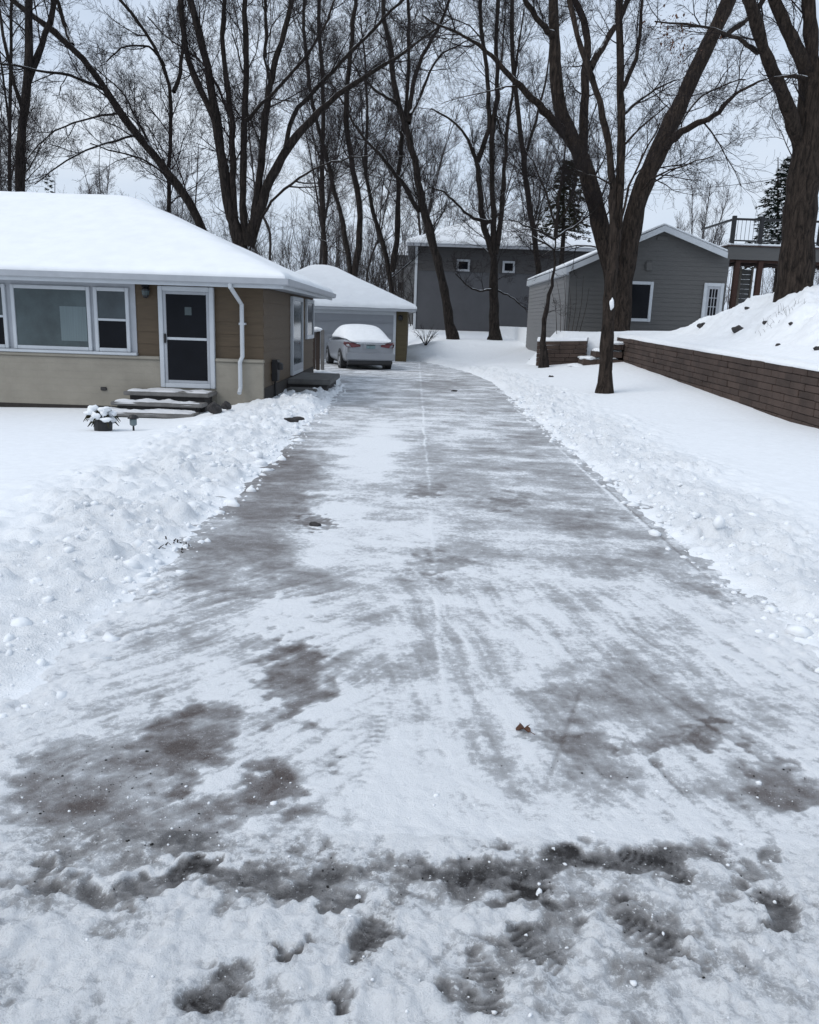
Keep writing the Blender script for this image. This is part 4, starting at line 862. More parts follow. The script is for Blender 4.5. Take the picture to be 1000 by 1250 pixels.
# ---- silver sedan, seen from behind, nose towards the garage
cp = G(452, 452); CA = rad(15)
car = thing('parked_car', 'silver sedan covered in snow parked in front of the garage', 'car', (0, 0, 0))
def loft(rings, cap=True):
    n = len(rings[0]); v = [q for r in rings for q in r]
    f = [(i*n+k, i*n+(k+1) % n, (i+1)*n+(k+1) % n, (i+1)*n+k) for i in range(len(rings)-1) for k in range(n)]
    if cap: f += [tuple(range(n))[::-1], tuple(range((len(rings)-1)*n, len(rings)*n))]
    return v, f
def body_ring(y, w, zb, zw, zt, crown=.04):     # half width, sill z, waist z, deck z
    half = [(0, zb), (w*.80, zb), (w*.94, zb+.07), (w*.985, zb+.22), (w, zw-.08), (w*.985, zw), (w*.93, zw+(zt-zw)*.7), (w*.80, zt), (w*.4, zt+crown*.8), (0, zt+crown)]
    r = half+[(-x, z) for x, z in half[-2:0:-1]]
    return [(x, y, z) for x, z in r]
# y measured from the tail (0) to the nose (4.75)
ST = [(0.00, .72, .34, .72, .86), (.06, .82, .27, .78, .98), (.20, .875, .24, .82, 1.03), (.55, .90, .22, .84, 1.045), (1.0, .91, .20, .86, 1.03), (1.9, .915, .19, .88, 1.0), (3.0, .915, .19, .86, .98), (3.5, .91, .20, .82, .95), (4.1, .885, .22, .74, .86), (4.5, .82, .25, .66, .76), (4.68, .72, .30, .58, .66), (4.74, .60, .36, .52, .58)]
def car_mb(v):
    c, s = math.cos(CA), math.sin(CA); v = np.asarray(v, float)
    return np.stack([cp.x+v[:, 0]*c-v[:, 1]*s, cp.y+v[:, 0]*s+v[:, 1]*c, v[:, 2]+.0], 1)
def cadd(m, v, f): m.add(car_mb(v), f); return m
v, f = loft([body_ring(*q) for q in ST]); m = cadd(MB(), v, f)
body = m.build('body', M['silver'], car, smooth=True)
sub = body.modifiers.new('sub', 'SUBSURF'); sub.levels = 1; sub.render_levels = 2
def cab_ring(y, w0, w1, z0, z1):
    half = [(0, z0), (w0, z0), (w0*.99, z0+.02), (w0*.45+w1*.55, z0+(z1-z0)*.6), (w1, z1-.05), (w1*.8, z1), (0, z1+.02)]
    return [(x, y, z) for x, z in half+[(-x, z) for x, z in half[-2:0:-1]]]
CB = [(.62, .74, .72, .90, .98), (.95, .80, .64, .9, 1.20), (1.45, .84, .60, .9, 1.40), (2.0, .86, .60, .9, 1.45), (2.6, .86, .60, .9, 1.44), (3.0, .85, .62, .9, 1.34), (3.6, .80, .72, .88, .97)]
v, f = loft([cab_ring(*q) for q in CB]); o = cadd(MB(), v, f).build('cabin_glass', M['glass_dark'], car, smooth=True)
# snow over roof, rear window, boot lid, bonnet
def snow_ring(y, w0, w1, z0, z1, n=9):
    half = [(0, z0-.02), (w0*.92, z0-.02), (w0+.012, z0+.01), (w0*.5+w1*.5+.035, z0+(z1-z0)*.6), (w1+.03, z1-.01), (w1*.82, z1+.055), (0, z1+.085)]
    return [(x, y, z) for x, z in half+[(-x, z) for x, z in half[-2:0:-1]]]
SB = [(.02, .66, .62, .93, .935), (.10, .73, .70, 1.0, 1.01), (.35, .78, .74, 1.035, 1.05), (.62, .79, .73, 1.04, 1.08), (.95, .82, .68, 1.03, 1.24), (1.45, .85, .63, 1.06, 1.42), (2.0, .87, .62, 1.06, 1.47), (2.6, .87, .62, 1.05, 1.46), (3.0, .86, .64, 1.04, 1.36), (3.55, .82, .74, .98, 1.03), (4.1, .78, .72, .90, .91), (4.5, .66, .6, .78, .79)]
v, f = loft([snow_ring(*q) for q in SB]); o = cadd(MB(), v, f).build('snow_cover', M['snow'], car, smooth=True)
s_ = o.modifiers.new('sub', 'SUBSURF'); s_.levels = 1; s_.render_levels = 2
def cbox(m, x0, x1, y0, y1, z0, z1):
    return cadd(m, [(x, y, z) for z in (z0, z1) for y in (y0, y1) for x in (x0, x1)], [(0, 2, 3, 1), (4, 5, 7, 6), (0, 1, 5, 4), (2, 6, 7, 3), (0, 4, 6, 2), (1, 3, 7, 5)])
for s in (-1, 1):          # tail lights wrap the corner
    q = [(s*.36, .005, .80), (s*.36, .005, .86), (s*.60, .00, .93), (s*.80, .07, .94), (s*.895, .28, .95), (s*.91, .32, .88), (s*.83, .07, .78), (s*.62, -.01, .765)]
    c0 = np.mean(q, 0); v = [(a, b-.025, c) for a, b, c in q]+[(a*.96, b+.14, c) for a, b, c in q]; n = 8
    cadd(MB(), v, [tuple(range(n)), tuple(range(n, 2*n))[::-1]]+[(k, (k+1) % n, n+(k+1) % n, n+k) for k in range(n)]).build('tail_light', M['lamp_red'], car)
m = cbox(MB(), -.27, .27, -.03, .06, .715, .875); m.build('plate_recess', M['silver'], car, bevel=.01)
m = cbox(MB(), -.155, .155, -.042, -.031, .735, .865); lp_ = m.build('license_plate', M['plate'], car); cbox(MB(), -.15, .15, -.046, -.043, .84, .86).build('plate_frame', M['dark'], lp_)
v, f = loft([[(x, y0, z) for x, z in ((-.84, .33), (.84, .33), (.88, .42), (.85, .60), (-.85, .60), (-.88, .42))] for y0 in (-.055, .1)]); cadd(MB(), v, f).build('bumper', M['silver'], car, bevel=.035, seg=3)
m = cbox(MB(), -.78, .78, -.04, .2, .20, .335); m.build('bumper_valance', M['dark'], car, bevel=.02)
m = cbox(MB(), -.5, .5, -.036, .02, .885, .905); m.build('boot_trim', M['chrome'], car)
for s in (-1, 1):
    for y in (.98, 3.72):
        m = MB(); cx, cy = s*.80, y; th_ = np.arange(28)*2*PI/28
        def wring(r, x): return [(x, cy+r*math.cos(t), .325+r*math.sin(t)) for t in th_]
        v, f = loft([wring(.20, s*.72), wring(.31, s*.72), wring(.325, s*.75), wring(.325, s*.90), wring(.31, s*.925), wring(.22, s*.925)]); wh = cadd(m, v, f).build('wheel', M['rubber'], car)
        m = MB(); v, f = loft([wring(.225, s*.90), wring(.225, s*.928), wring(.205, s*.932), wring(.195, s*.915), wring(.05, s*.93)]); cadd(m, v, f).build('rim', M['rim'], wh)
        v, f = loft([wring(.36, s*.70), wring(.37, s*.918)]); cadd(MB(), v, f).build('wheel_arch', M['dark'], car)
for s in (-1, 1): cbox(MB(), s*.93-.09, s*.93+.09, 3.05, 3.2, .98, 1.12).build('mirror', M['silver'], car, bevel=.03)
m = MB(); cbox(m, -.75, .75, .2, 4.2, .16, .23); m.build('underbody', M['dark'], car)

def crumbs(name, P, S, mat, seed, label):
    bm = bmesh.new(); bmesh.ops.create_icosphere(bm, subdivisions=1, radius=1); bv = np.array([q.co for q in bm.verts]); bf = np.array([[w.index for w in q.verts] for q in bm.faces]); bm.free()
    r = np.random.default_rng(seed); n = len(P); V = bv[None]*(1+r.normal(0, .20, (n, len(bv), 1)))*S[:, None, None]*r.uniform(.6, 1.3, (n, 1, 3)); a_ = r.uniform(0, 6.28, n); c_, s_ = np.cos(a_)[:, None], np.sin(a_)[:, None]
    V = np.stack([V[..., 0]*c_-V[..., 1]*s_, V[..., 0]*s_+V[..., 1]*c_, V[..., 2]*.75], 2)+P[:, None]
    F = (bf[None]+(np.arange(n)*len(bv))[:, None, None]).reshape(-1, 3)
    me = bpy.data.meshes.new(name); me.from_pydata(V.reshape(-1, 3).tolist(), [], F.tolist()); me.update(); me.materials.append(mat)
    me.polygons.foreach_set('use_smooth', [True]*len(me.polygons)); o = bpy.data.objects.new(name, me); C.objects.link(o); o['kind'] = 'stuff'; o['label'] = label; o['category'] = 'snow'
r = np.random.default_rng(9); n = 2800
y = 3.2+19*r.uniform(0, 1, n)**1.5; left = r.random(n) < .5; q = np.abs(r.normal(0, .62, n)); x = np.where(left, edge_l(y)-q+.10, edge_r(y)+q-.10)
z = np.maximum(T(x, y), np.where((x > edge_l(y)) & (x < edge_r(y)), 0, -1)); S = np.clip(r.lognormal(-4.5, .75, n), .004, .065)*np.clip(.6+y/16, .6, 1.4)
crumbs('snow_crumbs', np.stack([x, y, z-S*.05], 1), S*1.1, M['snow'], 1, 'loose snow crumbs and small shovelled lumps along both edges of the driveway')
n = 1000; x = r.uniform(-1.9, 2.3, n); y = 1.45+1.5*r.uniform(0, 1, n)**1.1; S = np.clip(r.lognormal(-5.9, .6, n), .0012, .012); cv = cover(x, y); keep = r.random(n) < np.where(cv < .5, 1, .35); x, y, S = x[keep], y[keep], S[keep]
crumbs('slush_crumbs', np.stack([x, y, pave_z(x, y)+S*.2], 1), S, M['snow'], 2, 'small crumbs of broken slush scattered where the driveway meets the street')
n = 1800; x = r.uniform(-1.9, 2.3, n); y = 1.45+1.6*r.uniform(0, 1, n); S = np.clip(r.lognormal(-6.2, .5, n), .001, .006); cv = cover(x, y); keep = cv < .52; x, y, S = x[keep], y[keep], S[keep]
crumbs('dark_grit', np.stack([x, y, pave_z(x, y)+S*.3], 1), S, M['rubber'], 3, 'black road grit in the bare wet patches by the street')
# ================================================================== TREES
class TreeGen:
    def __init__(s, seed, rmin=.006, twig_sides=3):
        s.r = np.random.default_rng(seed); s.wood = TB(); s.twig = TB(); s.rmin = rmin; s.ts = twig_sides; s.tips = []
    def limb(s, pts, r0, r1, sides=10, smooth=3, wob=.0):
        pts = np.asarray(pts, float); n = len(pts)
        d = np.r_[0, np.cumsum(np.linalg.norm(np.diff(pts, axis=0), axis=1))]
        m = max(n*smooth, 6); t = np.linspace(0, d[-1], m)
        q = np.stack([np.interp(t, d, pts[:, k]) for k in range(3)], 1)
        for _ in range(smooth):
            q[1:-1] = (q[:-2]+2*q[1:-1]+q[2:])/4
        if wob: q[1:-1] += s.r.normal(0, wob, (m-2, 3))
        rr = r0+(r1-r0)*(t/d[-1])**.85; rr = rr*(1+.06*s.r.normal(0, 1, m))
        s.wood.tube(q, rr, sides); return q, rr
    def sprout(s, q, rr, n, L, lvl, t0=.25, ang=(.5, 1.0), up=.25, droop=0., dirbias=None, gn=.16, dens=(5, 4, 3), ratio=.55):
        m = len(q); tt = np.sort(s.r.uniform(t0, 1, n))
        for t in tt:
            i = min(m-2, int(t*(m-1))); f = t*(m-1)-i
            p = q[i]*(1-f)+q[i+1]*f; rad_ = rr[i]*(1-f)+rr[i+1]*f
            tan = q[i+1]-q[i]; tan = tan/np.linalg.norm(tan)
            s._branch(p, tan, rad_, L*s.r.uniform(.55, 1.15)*(1-.35*t), lvl, ang, up, droop, dirbias, gn, dens, ratio)
    def _branch(s, p, tan, prad, L, lvl, ang, up, droop, bias, gn, dens, ratio):
        r = s.r; a = r.uniform(*ang)
        pr = r.normal(0, 1, 3); pr -= tan*pr.dot(tan); pr /= np.linalg.norm(pr)
        d = tan*math.cos(a)+pr*math.sin(a)
        if bias is not None: d = d+np.array(bias)*.5
        d = d/np.linalg.norm(d)
        n = 6 if L > 1.2 else (5 if L > .5 else 4); step = L/(n-1)
        pts = [p]
        for k in range(n-1):
            d = d+r.normal(0, gn, 3); d[2] += up*.30-droop*.25*k/n; d = d/np.linalg.norm(d); pts.append(pts[-1]+d*step)
        pts = np.array(pts)
        r0 = min(prad*.62, max(s.rmin, .0105*L+.004)); r1 = max(s.rmin*.6, r0*.28)
        rr = np.linspace(r0, r1, n)
        (s.wood if r0 > .03 else s.twig).tube(pts, rr, 6 if r0 > .03 else (4 if r0 > .014 else s.ts), cap=False)
        if lvl > 0:
            nb = max(1, int(dens[-lvl] * r.uniform(.7, 1.3)+.5)) if lvl <= len(dens) else 4
            tt = np.linspace(.22, 1.0, nb)+r.uniform(-.08, .08, nb)
            for t in np.clip(tt, .1, .999):
                i = min(n-2, int(t*(n-1))); f = t*(n-1)-i; q = pts[i]*(1-f)+pts[i+1]*f
                tn = pts[i+1]-pts[i]; tn = tn/np.linalg.norm(tn)
                s._branch(q, tn, rr[i]*(1-f)+rr[i+1]*f, L*ratio*r.uniform(.7, 1.2)*(1.1-.35*t), lvl-1, (.35, .95), up, droop, None, gn*1.1, dens, ratio)
        else: s.tips.append(pts[-1])
def ground_at(x, y):
    if x > wall_x(y)+.1 and y < 36: return terr(x, y)
    return float(T(np.array([x]), np.array([y]))[0])
def px_tree(name, label, group, Y, limbs, seed, bark='bark', twig='twig', rmin=.007, n=12, L=2.6, lvl=3, dens=(7, 6, 5), up=.25, droop=0., gn=.16, dz=None):
    """limbs : (points in the photo [x, y, extra distance], width px at start, width px at end, sprout factor)"""
    g = TreeGen(seed, rmin); first = True
    base = None
    for lb in limbs:
        P, w0, w1 = lb[:3]; w1 = min(w1, 1.4) if 0 < P[-1][0] < 1000 and P[-1][1] > 0 and w1 < w0*.9 and len(P) > 2 and w0 < 16 else w1; k = lb[3] if len(lb) > 3 else 1.0; t0 = lb[4] if len(lb) > 4 else .22
        pts = [np.array(D(q[0], q[1], Y+(q[2] if len(q) > 2 else 0))) for q in P]
        if first:
            b = pts[0]; gz = ground_at(b[0], b[1]) if dz is None else dz
            base = np.array([b[0], b[1], gz])
            pts[0] = np.array([b[0], b[1], gz-.25]); first = False
            # flare at the root
            g.wood.tube([pts[0], base+(0, 0, .05), base+(0, 0, .25), base+(pts[1]-base)*min(1, .7/max(.01, np.linalg.norm(pts[1]-base)))], np.array([1.55, 1.34, 1.1, .80] if dz is None else [1.15, 1.08, 1.0, .8])*w0*Y/2000, 14)
        q, rr = g.limb(pts, w0*Y/2000, w1*Y/2000, 12 if w0 > 12 else 8, wob=.012*min(1, 12/w0)*Y/20)
        ll = float(np.linalg.norm(np.diff(q, axis=0), axis=1).sum())
        if k > 0: g.sprout(q, rr, max(2, int(n*k*ll/8+.5)), min(L, .55*ll+.6), lvl, t0, up=up, droop=droop, dens=dens, gn=gn)
    t = thing(name, label, 'tree', tuple(base), group)
    g.wood.build('trunk', M[bark], t, smooth=True)
    if g.twig.n: g.twig.build('crown', M[twig], t)
    return t, g
NF = 0
TS = []
# far left
TS.append(px_tree('bare_tree', 'tall bare dark tree rising behind the left end of the snowy house roof', None, 30, [
 ([(24, 420), (24, 230), (27, 150), (35, 95), (36, 40), (34, -70)], 15, 7), ([(35, 97), (53, 48, .5), (66, 10, .8), (76, -70, 1)], 8, 5), ([(29, 140), (12, 90, -1), (2, 30, -1.5), (-10, -50)], 5, 2)], 11, n=12))
TS.append(px_tree('bare_tree', 'thin bare tree at the very left edge beside the thicker trunk', None, 34, [
 ([(10, 420), (10, 220), (14, 130), (12, 50), (18, -60)], 6, 3), ([(12, 160), (4, 90), (-10, 20)], 3, 2)], 12, n=12))
# long limb leaning left over the house
TS.append(px_tree('bare_tree', 'bare tree leaning far left in an arch above the house roof', None, 32, [
 ([(258, 420), (252, 285), (236, 252), (190, 190), (150, 145), (115, 87), (88, 55), (52, 27), (8, -5), (-60, -60)], 13, 5, .9, .3), ([(128, 110), (95, 93, -1), (45, 86, -2), (-10, 74, -3)], 4, 2), ([(88, 55), (78, 28, 1), (68, -5, 1), (50, -60, 1)], 6, 3), ([(145, 138), (100, 146, 1), (60, 160, 1.5), (32, 196, 2)], 3, 1.2), ([(165, 165), (105, 182, -1), (70, 202, -1), (42, 225, -1)], 3, 1.2), ([(190, 190), (165, 140, 1), (150, 110, 1.5), (110, 78, 2)], 3.5, 2), ([(215, 225), (180, 195, -1), (140, 185, -1.5), (110, 175, -2)], 3, 1.2)], 13, n=11, droop=.1))
TS.append(px_tree('bare_tree', 'slender bare tree forking above the right part of the house roof', None, 34, [
 ([(206, 420), (206, 195), (212, 112), (201, 78), (190, 52), (165, 20), (125, -25)], 7, 3), ([(212, 112), (221, 90, .5), (226, 30, 1), (219, -50, 1)], 5, 3), ([(201, 80), (185, 55, -1), (150, 53, -1.5), (130, 75, -2)], 3, 1.5)], 14, n=12))
# big multi stemmed tree behind the house
TS.append(px_tree('bare_tree', 'large many stemmed bare tree fanning out behind the corner of the house roof', None, 31, [
 ([(303, 440), (302, 300), (277, 262), (272, 192), (259, 123), (254, 77), (243, 38), (228, -10), (215, -70)], 15, 7),
 ([(290, 300), (274, 230), (268, 159), (246, 110), (228, 74), (222, 26), (214, -60)], 10, 5),
 ([(298, 300), (284, 265), (284, 166), (283, 143), (274, 82), (269, 38), (281, -50)], 9, 4),
 ([(302, 300), (295, 270), (298, 218), (297, 143), (302, 102), (300, 51), (297, -60)], 9, 5),
 ([(306, 300), (313, 256), (319, 192), (323, 154), (330, 97), (338, 64), (351, 31), (364, -40)], 10, 5),
 ([(304, 300), (320, 243), (346, 184), (366, 161), (405, 120), (438, 97, -.5), (480, 75, -1), (511, 50, -1.2), (548, 24, -1.4)], 15, 4, .8, .3),
 ([(312, 290), (323, 256, -1), (353, 225, -1.5), (379, 207, -2), (417, 194, -2.5), (452, 190, -3)], 4, 1.5),
 ([(349, 180), (353, 143, .5), (372, 122, 1), (430, 61, 1.5), (462, 30, 2), (500, -10, 2)], 6, 3),
 ([(284, 150), (262, 95, 1), (245, 70, 1.5), (205, 50, 2), (180, 20, 2)], 4, 2),
 ([(330, 100), (322, 60, 1), (326, 20, 1.5), (320, -50, 1.5)], 5, 3),
 ([(297, 150), (330, 118, -1), (365, 80, -1.5), (392, 45, -2), (410, -5, -2)], 5, 2)], 15, n=10))
# trunks behind the garage
TS.append(px_tree('bare_tree', 'bare double stemmed tree behind the left side of the garage roof', 'bare trees behind the garage', 46, [
 ([(430, 420), (428, 329), (423, 286), (407, 228), (398, 190), (380, 130), (370, 40), (372, -60)], 7, 3), ([(432, 340), (442, 275), (434, 218), (425, 168), (420, 128), (430, 50), (438, -60)], 8, 4)], 16, n=12, L=3.2))
TS.append(px_tree('bare_tree', 'bare tree forking low above the right slope of the garage roof', 'bare trees behind the garage', 48, [
 ([(479, 420), (479, 330), (464, 289), (455, 262), (445, 215), (450, 120), (440, 20)], 8, 3), ([(479, 332), (488, 275), (484, 235), (490, 170), (500, 100), (498, -20)], 7, 3)], 17, n=12, L=3.2))
TS.append(px_tree('bare_tree', 'thin straight bare tree above the ridge of the garage roof', 'bare trees behind the garage', 52, [
 ([(398, 420), (396, 320), (392, 220), (396, 120), (388, 20), (390, -60)], 7, 4)], 18, n=14, L=3.4))
# leaning tree in the yard
TS.append(px_tree('bare_tree', 'dark bare tree leaning left in front of the slate building', None, 44, [
 ([(553, 413), (544, 363), (533, 312), (519, 262), (511, 222), (501, 168), (492, 144), (484, 126), (479, 84), (476, 50), (467, 10), (462, -70)], 12, 4),
 ([(512, 258), (491, 222, -1), (467, 192, -1.5), (434, 158, -2), (420, 124, -2.5), (400, 95, -3)], 6, 2.5), ([(499, 150), (501, 108, .5), (514, 71, 1), (534, 37, 1.5), (552, -10, 2)], 6, 3), ([(501, 140), (518, 108, 1.5), (528, 74, 2), (548, 60, 2.5), (575, 48, 3)], 4.5, 2), ([(484, 127), (462, 112, -1), (445, 100, -1.5), (425, 70, -2)], 4, 2)], 19, n=12, L=3))
TS.append(px_tree('bare_tree', 'upright bare tree with several stems before the two small windows of the slate building', None, 44.5, [
 ([(604, 415), (603, 353), (603, 306), (590, 279), (585, 218), (583, 195), (561, 151), (545, 140), (526, 132)], 14, 3), ([(583, 197), (597, 172), (598, 134), (595, 84), (585, 30), (588, -60)], 6, 3), ([(603, 310), (602, 279), (602, 218), (598, 168), (610, 110), (604, 40), (612, -50)], 7, 4), ([(605, 310), (613, 269), (616, 202), (620, 150), (630, 80), (640, 10)], 7, 4),
 ([(602, 269), (578, 270, -.5), (561, 252, -1), (544, 235, -1.5), (524, 228, -2)], 5, 2), ([(602, 354), (578, 355, -1), (566, 346, -1.2), (556, 334, -1.5)], 3, 1.2), ([(606, 354), (625, 362, .5), (640, 376, .6), (652, 388, .6)], 2.5, 1, .4)], 20, n=12, L=2.8, gn=.2))
TS.append(px_tree('bare_tree', 'tall dark bare tree rising from behind the left end of the grey outbuilding', None, 50, [
 ([(660, 420), (658, 315), (649, 269), (638, 192), (631, 128), (624, 51), (626, -60)], 8, 4), ([(640, 205), (652, 150), (668, 100), (672, 40)], 4, 2)], 21, n=12, L=3.2))
# the big pair behind the slim tree
TS.append(px_tree('bare_tree', 'biggest bare tree, its thick trunk split into two great stems by the block steps', None, 29.6, [
 ([(750, 420), (751, 370), (752, 335), (740, 305), (722, 232), (711, 188), (692, 165), (680, 118), (677, 64), (676, 10), (674, -80)], 27, 9),
 ([(756, 400), (760, 350), (766, 307), (778, 243), (800, 192), (818, 153), (840, 107), (862, 58), (885, 14), (905, -40), (915, -90)], 28, 13, .7, .35),
 ([(711, 188), (713, 128, .6), (714, 90, .8), (720, 52, 1), (713, 20, 1.2), (695, -10, 1.4), (680, -60, 1.5)], 12, 6), ([(721, 84, .85), (741, 49, 1.4), (756, 26, 1.8), (768, 0, 2), (785, -60, 2)], 8, 5),
 ([(695, 169), (651, 120, -1), (620, 90, -1.6), (600, 69, -2), (585, 55, -2.4), (565, 42, -2.8), (534, 30, -3), (515, 18, -3.2)], 11, 4), ([(677, 45), (662, 30, -1), (643, 5, -1.5), (620, -40, -2)], 8, 4),
 ([(806, 187), (829, 161, -.8), (858, 147, -1.2), (876, 142, -1.5), (880, 132, -1.6), (898, 115, -2), (921, 100, -2.3), (943, 94, -2.6)], 11, 5, .9, .3), ([(884, 43), (905, 28, .5), (925, 12, 1), (945, -20, 1)], 8, 5, .3), ([(817, 160), (835, 145, 1), (850, 120, 1.5), (890, 100, 2), (910, 97, 2.4)], 4, 2), ([(778, 240), (800, 213, -1), (840, 200, -2), (872, 190, -2.5)], 3, 1.2)], 22, n=10, L=2.8, bark='bark_b', up=.1, droop=.25))
TS.append(px_tree('slim_tree', 'slim bare tree in the right lawn with a pale cut scar on its trunk', None, 20.2, [
 ([(738, 478), (741, 420), (744, 370), (748, 310), (752, 296)], 17, 13, 0), ([(750, 312), (748, 230), (743, 166), (733, 128), (722, 90), (702, 40), (690, -30)], 10, 5), ([(752, 312), (756, 256), (759, 179), (757, 102), (756, 30), (758, -80)], 11, 7), ([(758, 112), (775, 82, .4), (781, 50, .6), (786, -30, .8)], 5.5, 3), ([(760, 140), (784, 120, .6), (805, 105, .9), (829, 97, 1.2)], 4.5, 2.5), ([(755, 290), (768, 222, -.4), (795, 172, -.8), (806, 150, -1)], 4, 1.5), ([(756, 180), (790, 150, -.5), (815, 128, -.9)], 3, 1.2), ([(748, 225), (722, 215, -.4), (700, 205, -.8)], 2.5, 1)], 23, n=9, L=1.5, rmin=.004, bark='bark_b'))
sc_ = D(747, 371, 20.05); MB().blob((sc_.x, 20.2-.15, sc_.z), (.055, .04, .13), 3, 3, .3).build('cut_scar', M['snow'], TS[-1][0], smooth=True)
TS.append(px_tree('curved_sapling', 'small crooked sapling with a twiggy crown beside the low garden wall', None, 28.0, [
 ([(664, 447), (663, 400), (667, 375), (674, 350), (677, 320), (678, 288)], 10, 7, .3), ([(678, 290), (682, 243), (687, 205), (690, 170)], 5, 2, 2.2), ([(678, 292), (662, 283, -.4), (645, 277, -.6), (622, 268, -.8)], 3.5, 1.2, 2.2), ([(678, 290), (700, 277, .3), (718, 265, .5), (730, 250)], 3.5, 1.2, 2.2), ([(677, 305), (655, 290, .4), (632, 283, .6)], 3, 1, 2.2), ([(679, 280), (668, 240, .5), (655, 205, .8), (640, 180, 1)], 3.5, 1.2, 2.2), ([(680, 275), (700, 240, -.4), (706, 205, -.6)], 3, 1, 2)], 24, n=14, L=1.7, rmin=.005, gn=.2))
for px in (684, 676):
    pass
# huge trunk at the right edge
ti = tpoint(971, 352)
TS.append(px_tree('bare_tree', 'huge bare tree with a forked trunk on top of the snowy mound', None, 22.0, [
 ([(970, 356), (972, 331), (976, 259), (986, 187), (992, 130), (993, 92)], 40, 31, .4, .5), ([(990, 100), (976, 62), (961, 37), (946, 0), (925, -60)], 16, 11), ([(995, 100), (992, 50), (986, 10), (985, -70)], 16, 12), ([(996, 110), (1015, 60), (1035, 10), (1060, -60)], 18, 12),
 ([(978, 182), (956, 112, -.4), (930, 58, -.8), (921, 17, -1), (911, -10, -1.2), (895, -70, -1.4)], 17, 11, .8), ([(990, 98), (965, 92, -.6), (945, 94, -1)], 8, 5, .6), ([(925, 64), (901, 46, -1.4), (872, 35, -2), (835, 28, -2.5), (800, 26, -3)], 6, 3, 1.3), ([(996, 190), (1030, 130), (1060, 60)], 10, 6)], 25, n=10, L=2.4, rmin=.005, bark='bark_b', droop=.3, up=.05, dz=float(terr(D(970, 352, 22).x, 22.0))-.5))
# the cluster of dead leaves still hanging on its long thin branch
m = MB(); r2 = random.Random(12); cc = D(826, 42, 19.6)
for k in range(150):
    a = [r2.gauss(0, .26), r2.gauss(0, .22), r2.gauss(0, .26)]; c = np.array(cc)+a; u = np.array([r2.gauss(0, 1) for _ in range(3)]); u /= np.linalg.norm(u); w2 = np.cross(u, [0, 0, 1.01]); w2 /= np.linalg.norm(w2); s = r2.uniform(.025, .055)
    m.add([c-u*s, c+w2*s*.5, c+u*s, c-w2*s*.5+(0, 0, .01)], [(0, 1, 2, 3)])
m.build('dead_leaf_cluster', M['deadleaf'], TS[-1][0])['kind'] = 'stuff'

# ---- generic trees of the woods : a few shapes, copied
def wood_tree(seed, Ht, r0, spread, n=16, lvl=3, dens=(6, 6, 5), rmin=.012, fork=2):
    g = TreeGen(seed, rmin); r = g.r
    top = np.array([r.normal(0, .5), r.normal(0, .5), Ht*.34]); mid = top*.5+(r.normal(0, .35), r.normal(0, .35), 0)
    q, rr = g.limb([(0, 0, -.5), (0, 0, 0), mid*.5+r.normal(0, .12, 3), mid, mid*.5+top*.5+r.normal(0, .3, 3), top], r0, r0*.62, 8); g.sprout(q, rr, 4, spread*.5, 2, .5, dens=dens, up=.3)
    for k in range(fork):
        an = 2*PI*(k/fork)+r.uniform(-.5, .5); o = np.array([math.cos(an), math.sin(an), 0])*spread*r.uniform(.35, .7)
        e = top+o*1.15+(0, 0, Ht*r.uniform(.5, .66)); md = top+o*.4+(0, 0, Ht*.25)
        q, rr = g.limb([top-(0, 0, .3), md, md*.5+e*.5+r.normal(0, .4, 3), e], r0*.52, r0*.14, 7); g.sprout(q, rr, n, spread*.62, lvl, .08, dens=dens, up=.3)
    return g
protos = []
for k, (sd, Ht, r0, sp, fk) in enumerate([(101, 22, .17, 6.0, 3), (102, 25, .15, 5.2, 3), (103, 19, .14, 5.6, 3), (104, 23, .19, 6.8, 4), (105, 15, .10, 3.6, 3)]):
    g = wood_tree(sd, Ht, r0, sp, 13, fork=fk); t = thing('bare_tree', '', 'tree', (0, 0, 0), None)
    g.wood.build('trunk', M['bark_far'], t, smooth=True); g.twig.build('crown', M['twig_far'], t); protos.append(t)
WL = [ # photo x at horizon, distance, proto, scale
 (140, 74, 0, .7), (330, 66, 1, .95), (392, 76, 3, 1.0), (456, 70, 4, 1.3), (512, 90, 3, 1.0), (595, 92, 0, 1.0), (640, 96, 3, .95), (700, 96, 1, .85), (15, 72, 3, .8), (300, 94, 2, 1.2), (212, 92, 2, .85), (1030, 70, 2, .9)]
r2 = random.Random(77); used = set()
for px, Y, k, scl in WL:
    o = protos[k] if k not in used else copy_tree(protos[k]); used.add(k)
    p = D(px, 390, Y); o.location = (p.x, Y, float(T(np.array([p.x]), np.array([Y]))[0])-.1); o.rotation_euler.z = r2.uniform(0, 6.28); o.scale = (scl, scl, scl*r2.uniform(.95, 1.08))
    o['group'] = 'bare grey trees in the woods'; o['category'] = 'tree'
    if px < 290: o['label'] = 'bare grey tree in the woods beyond the snowy house roof'
    elif px < 480: o['label'] = 'bare grey tree in the woods beyond the garage'
    elif px < 800: o['label'] = 'bare grey tree in the woods beyond the slate building'
    else: o['label'] = 'bare grey tree in the woods beyond the deck'
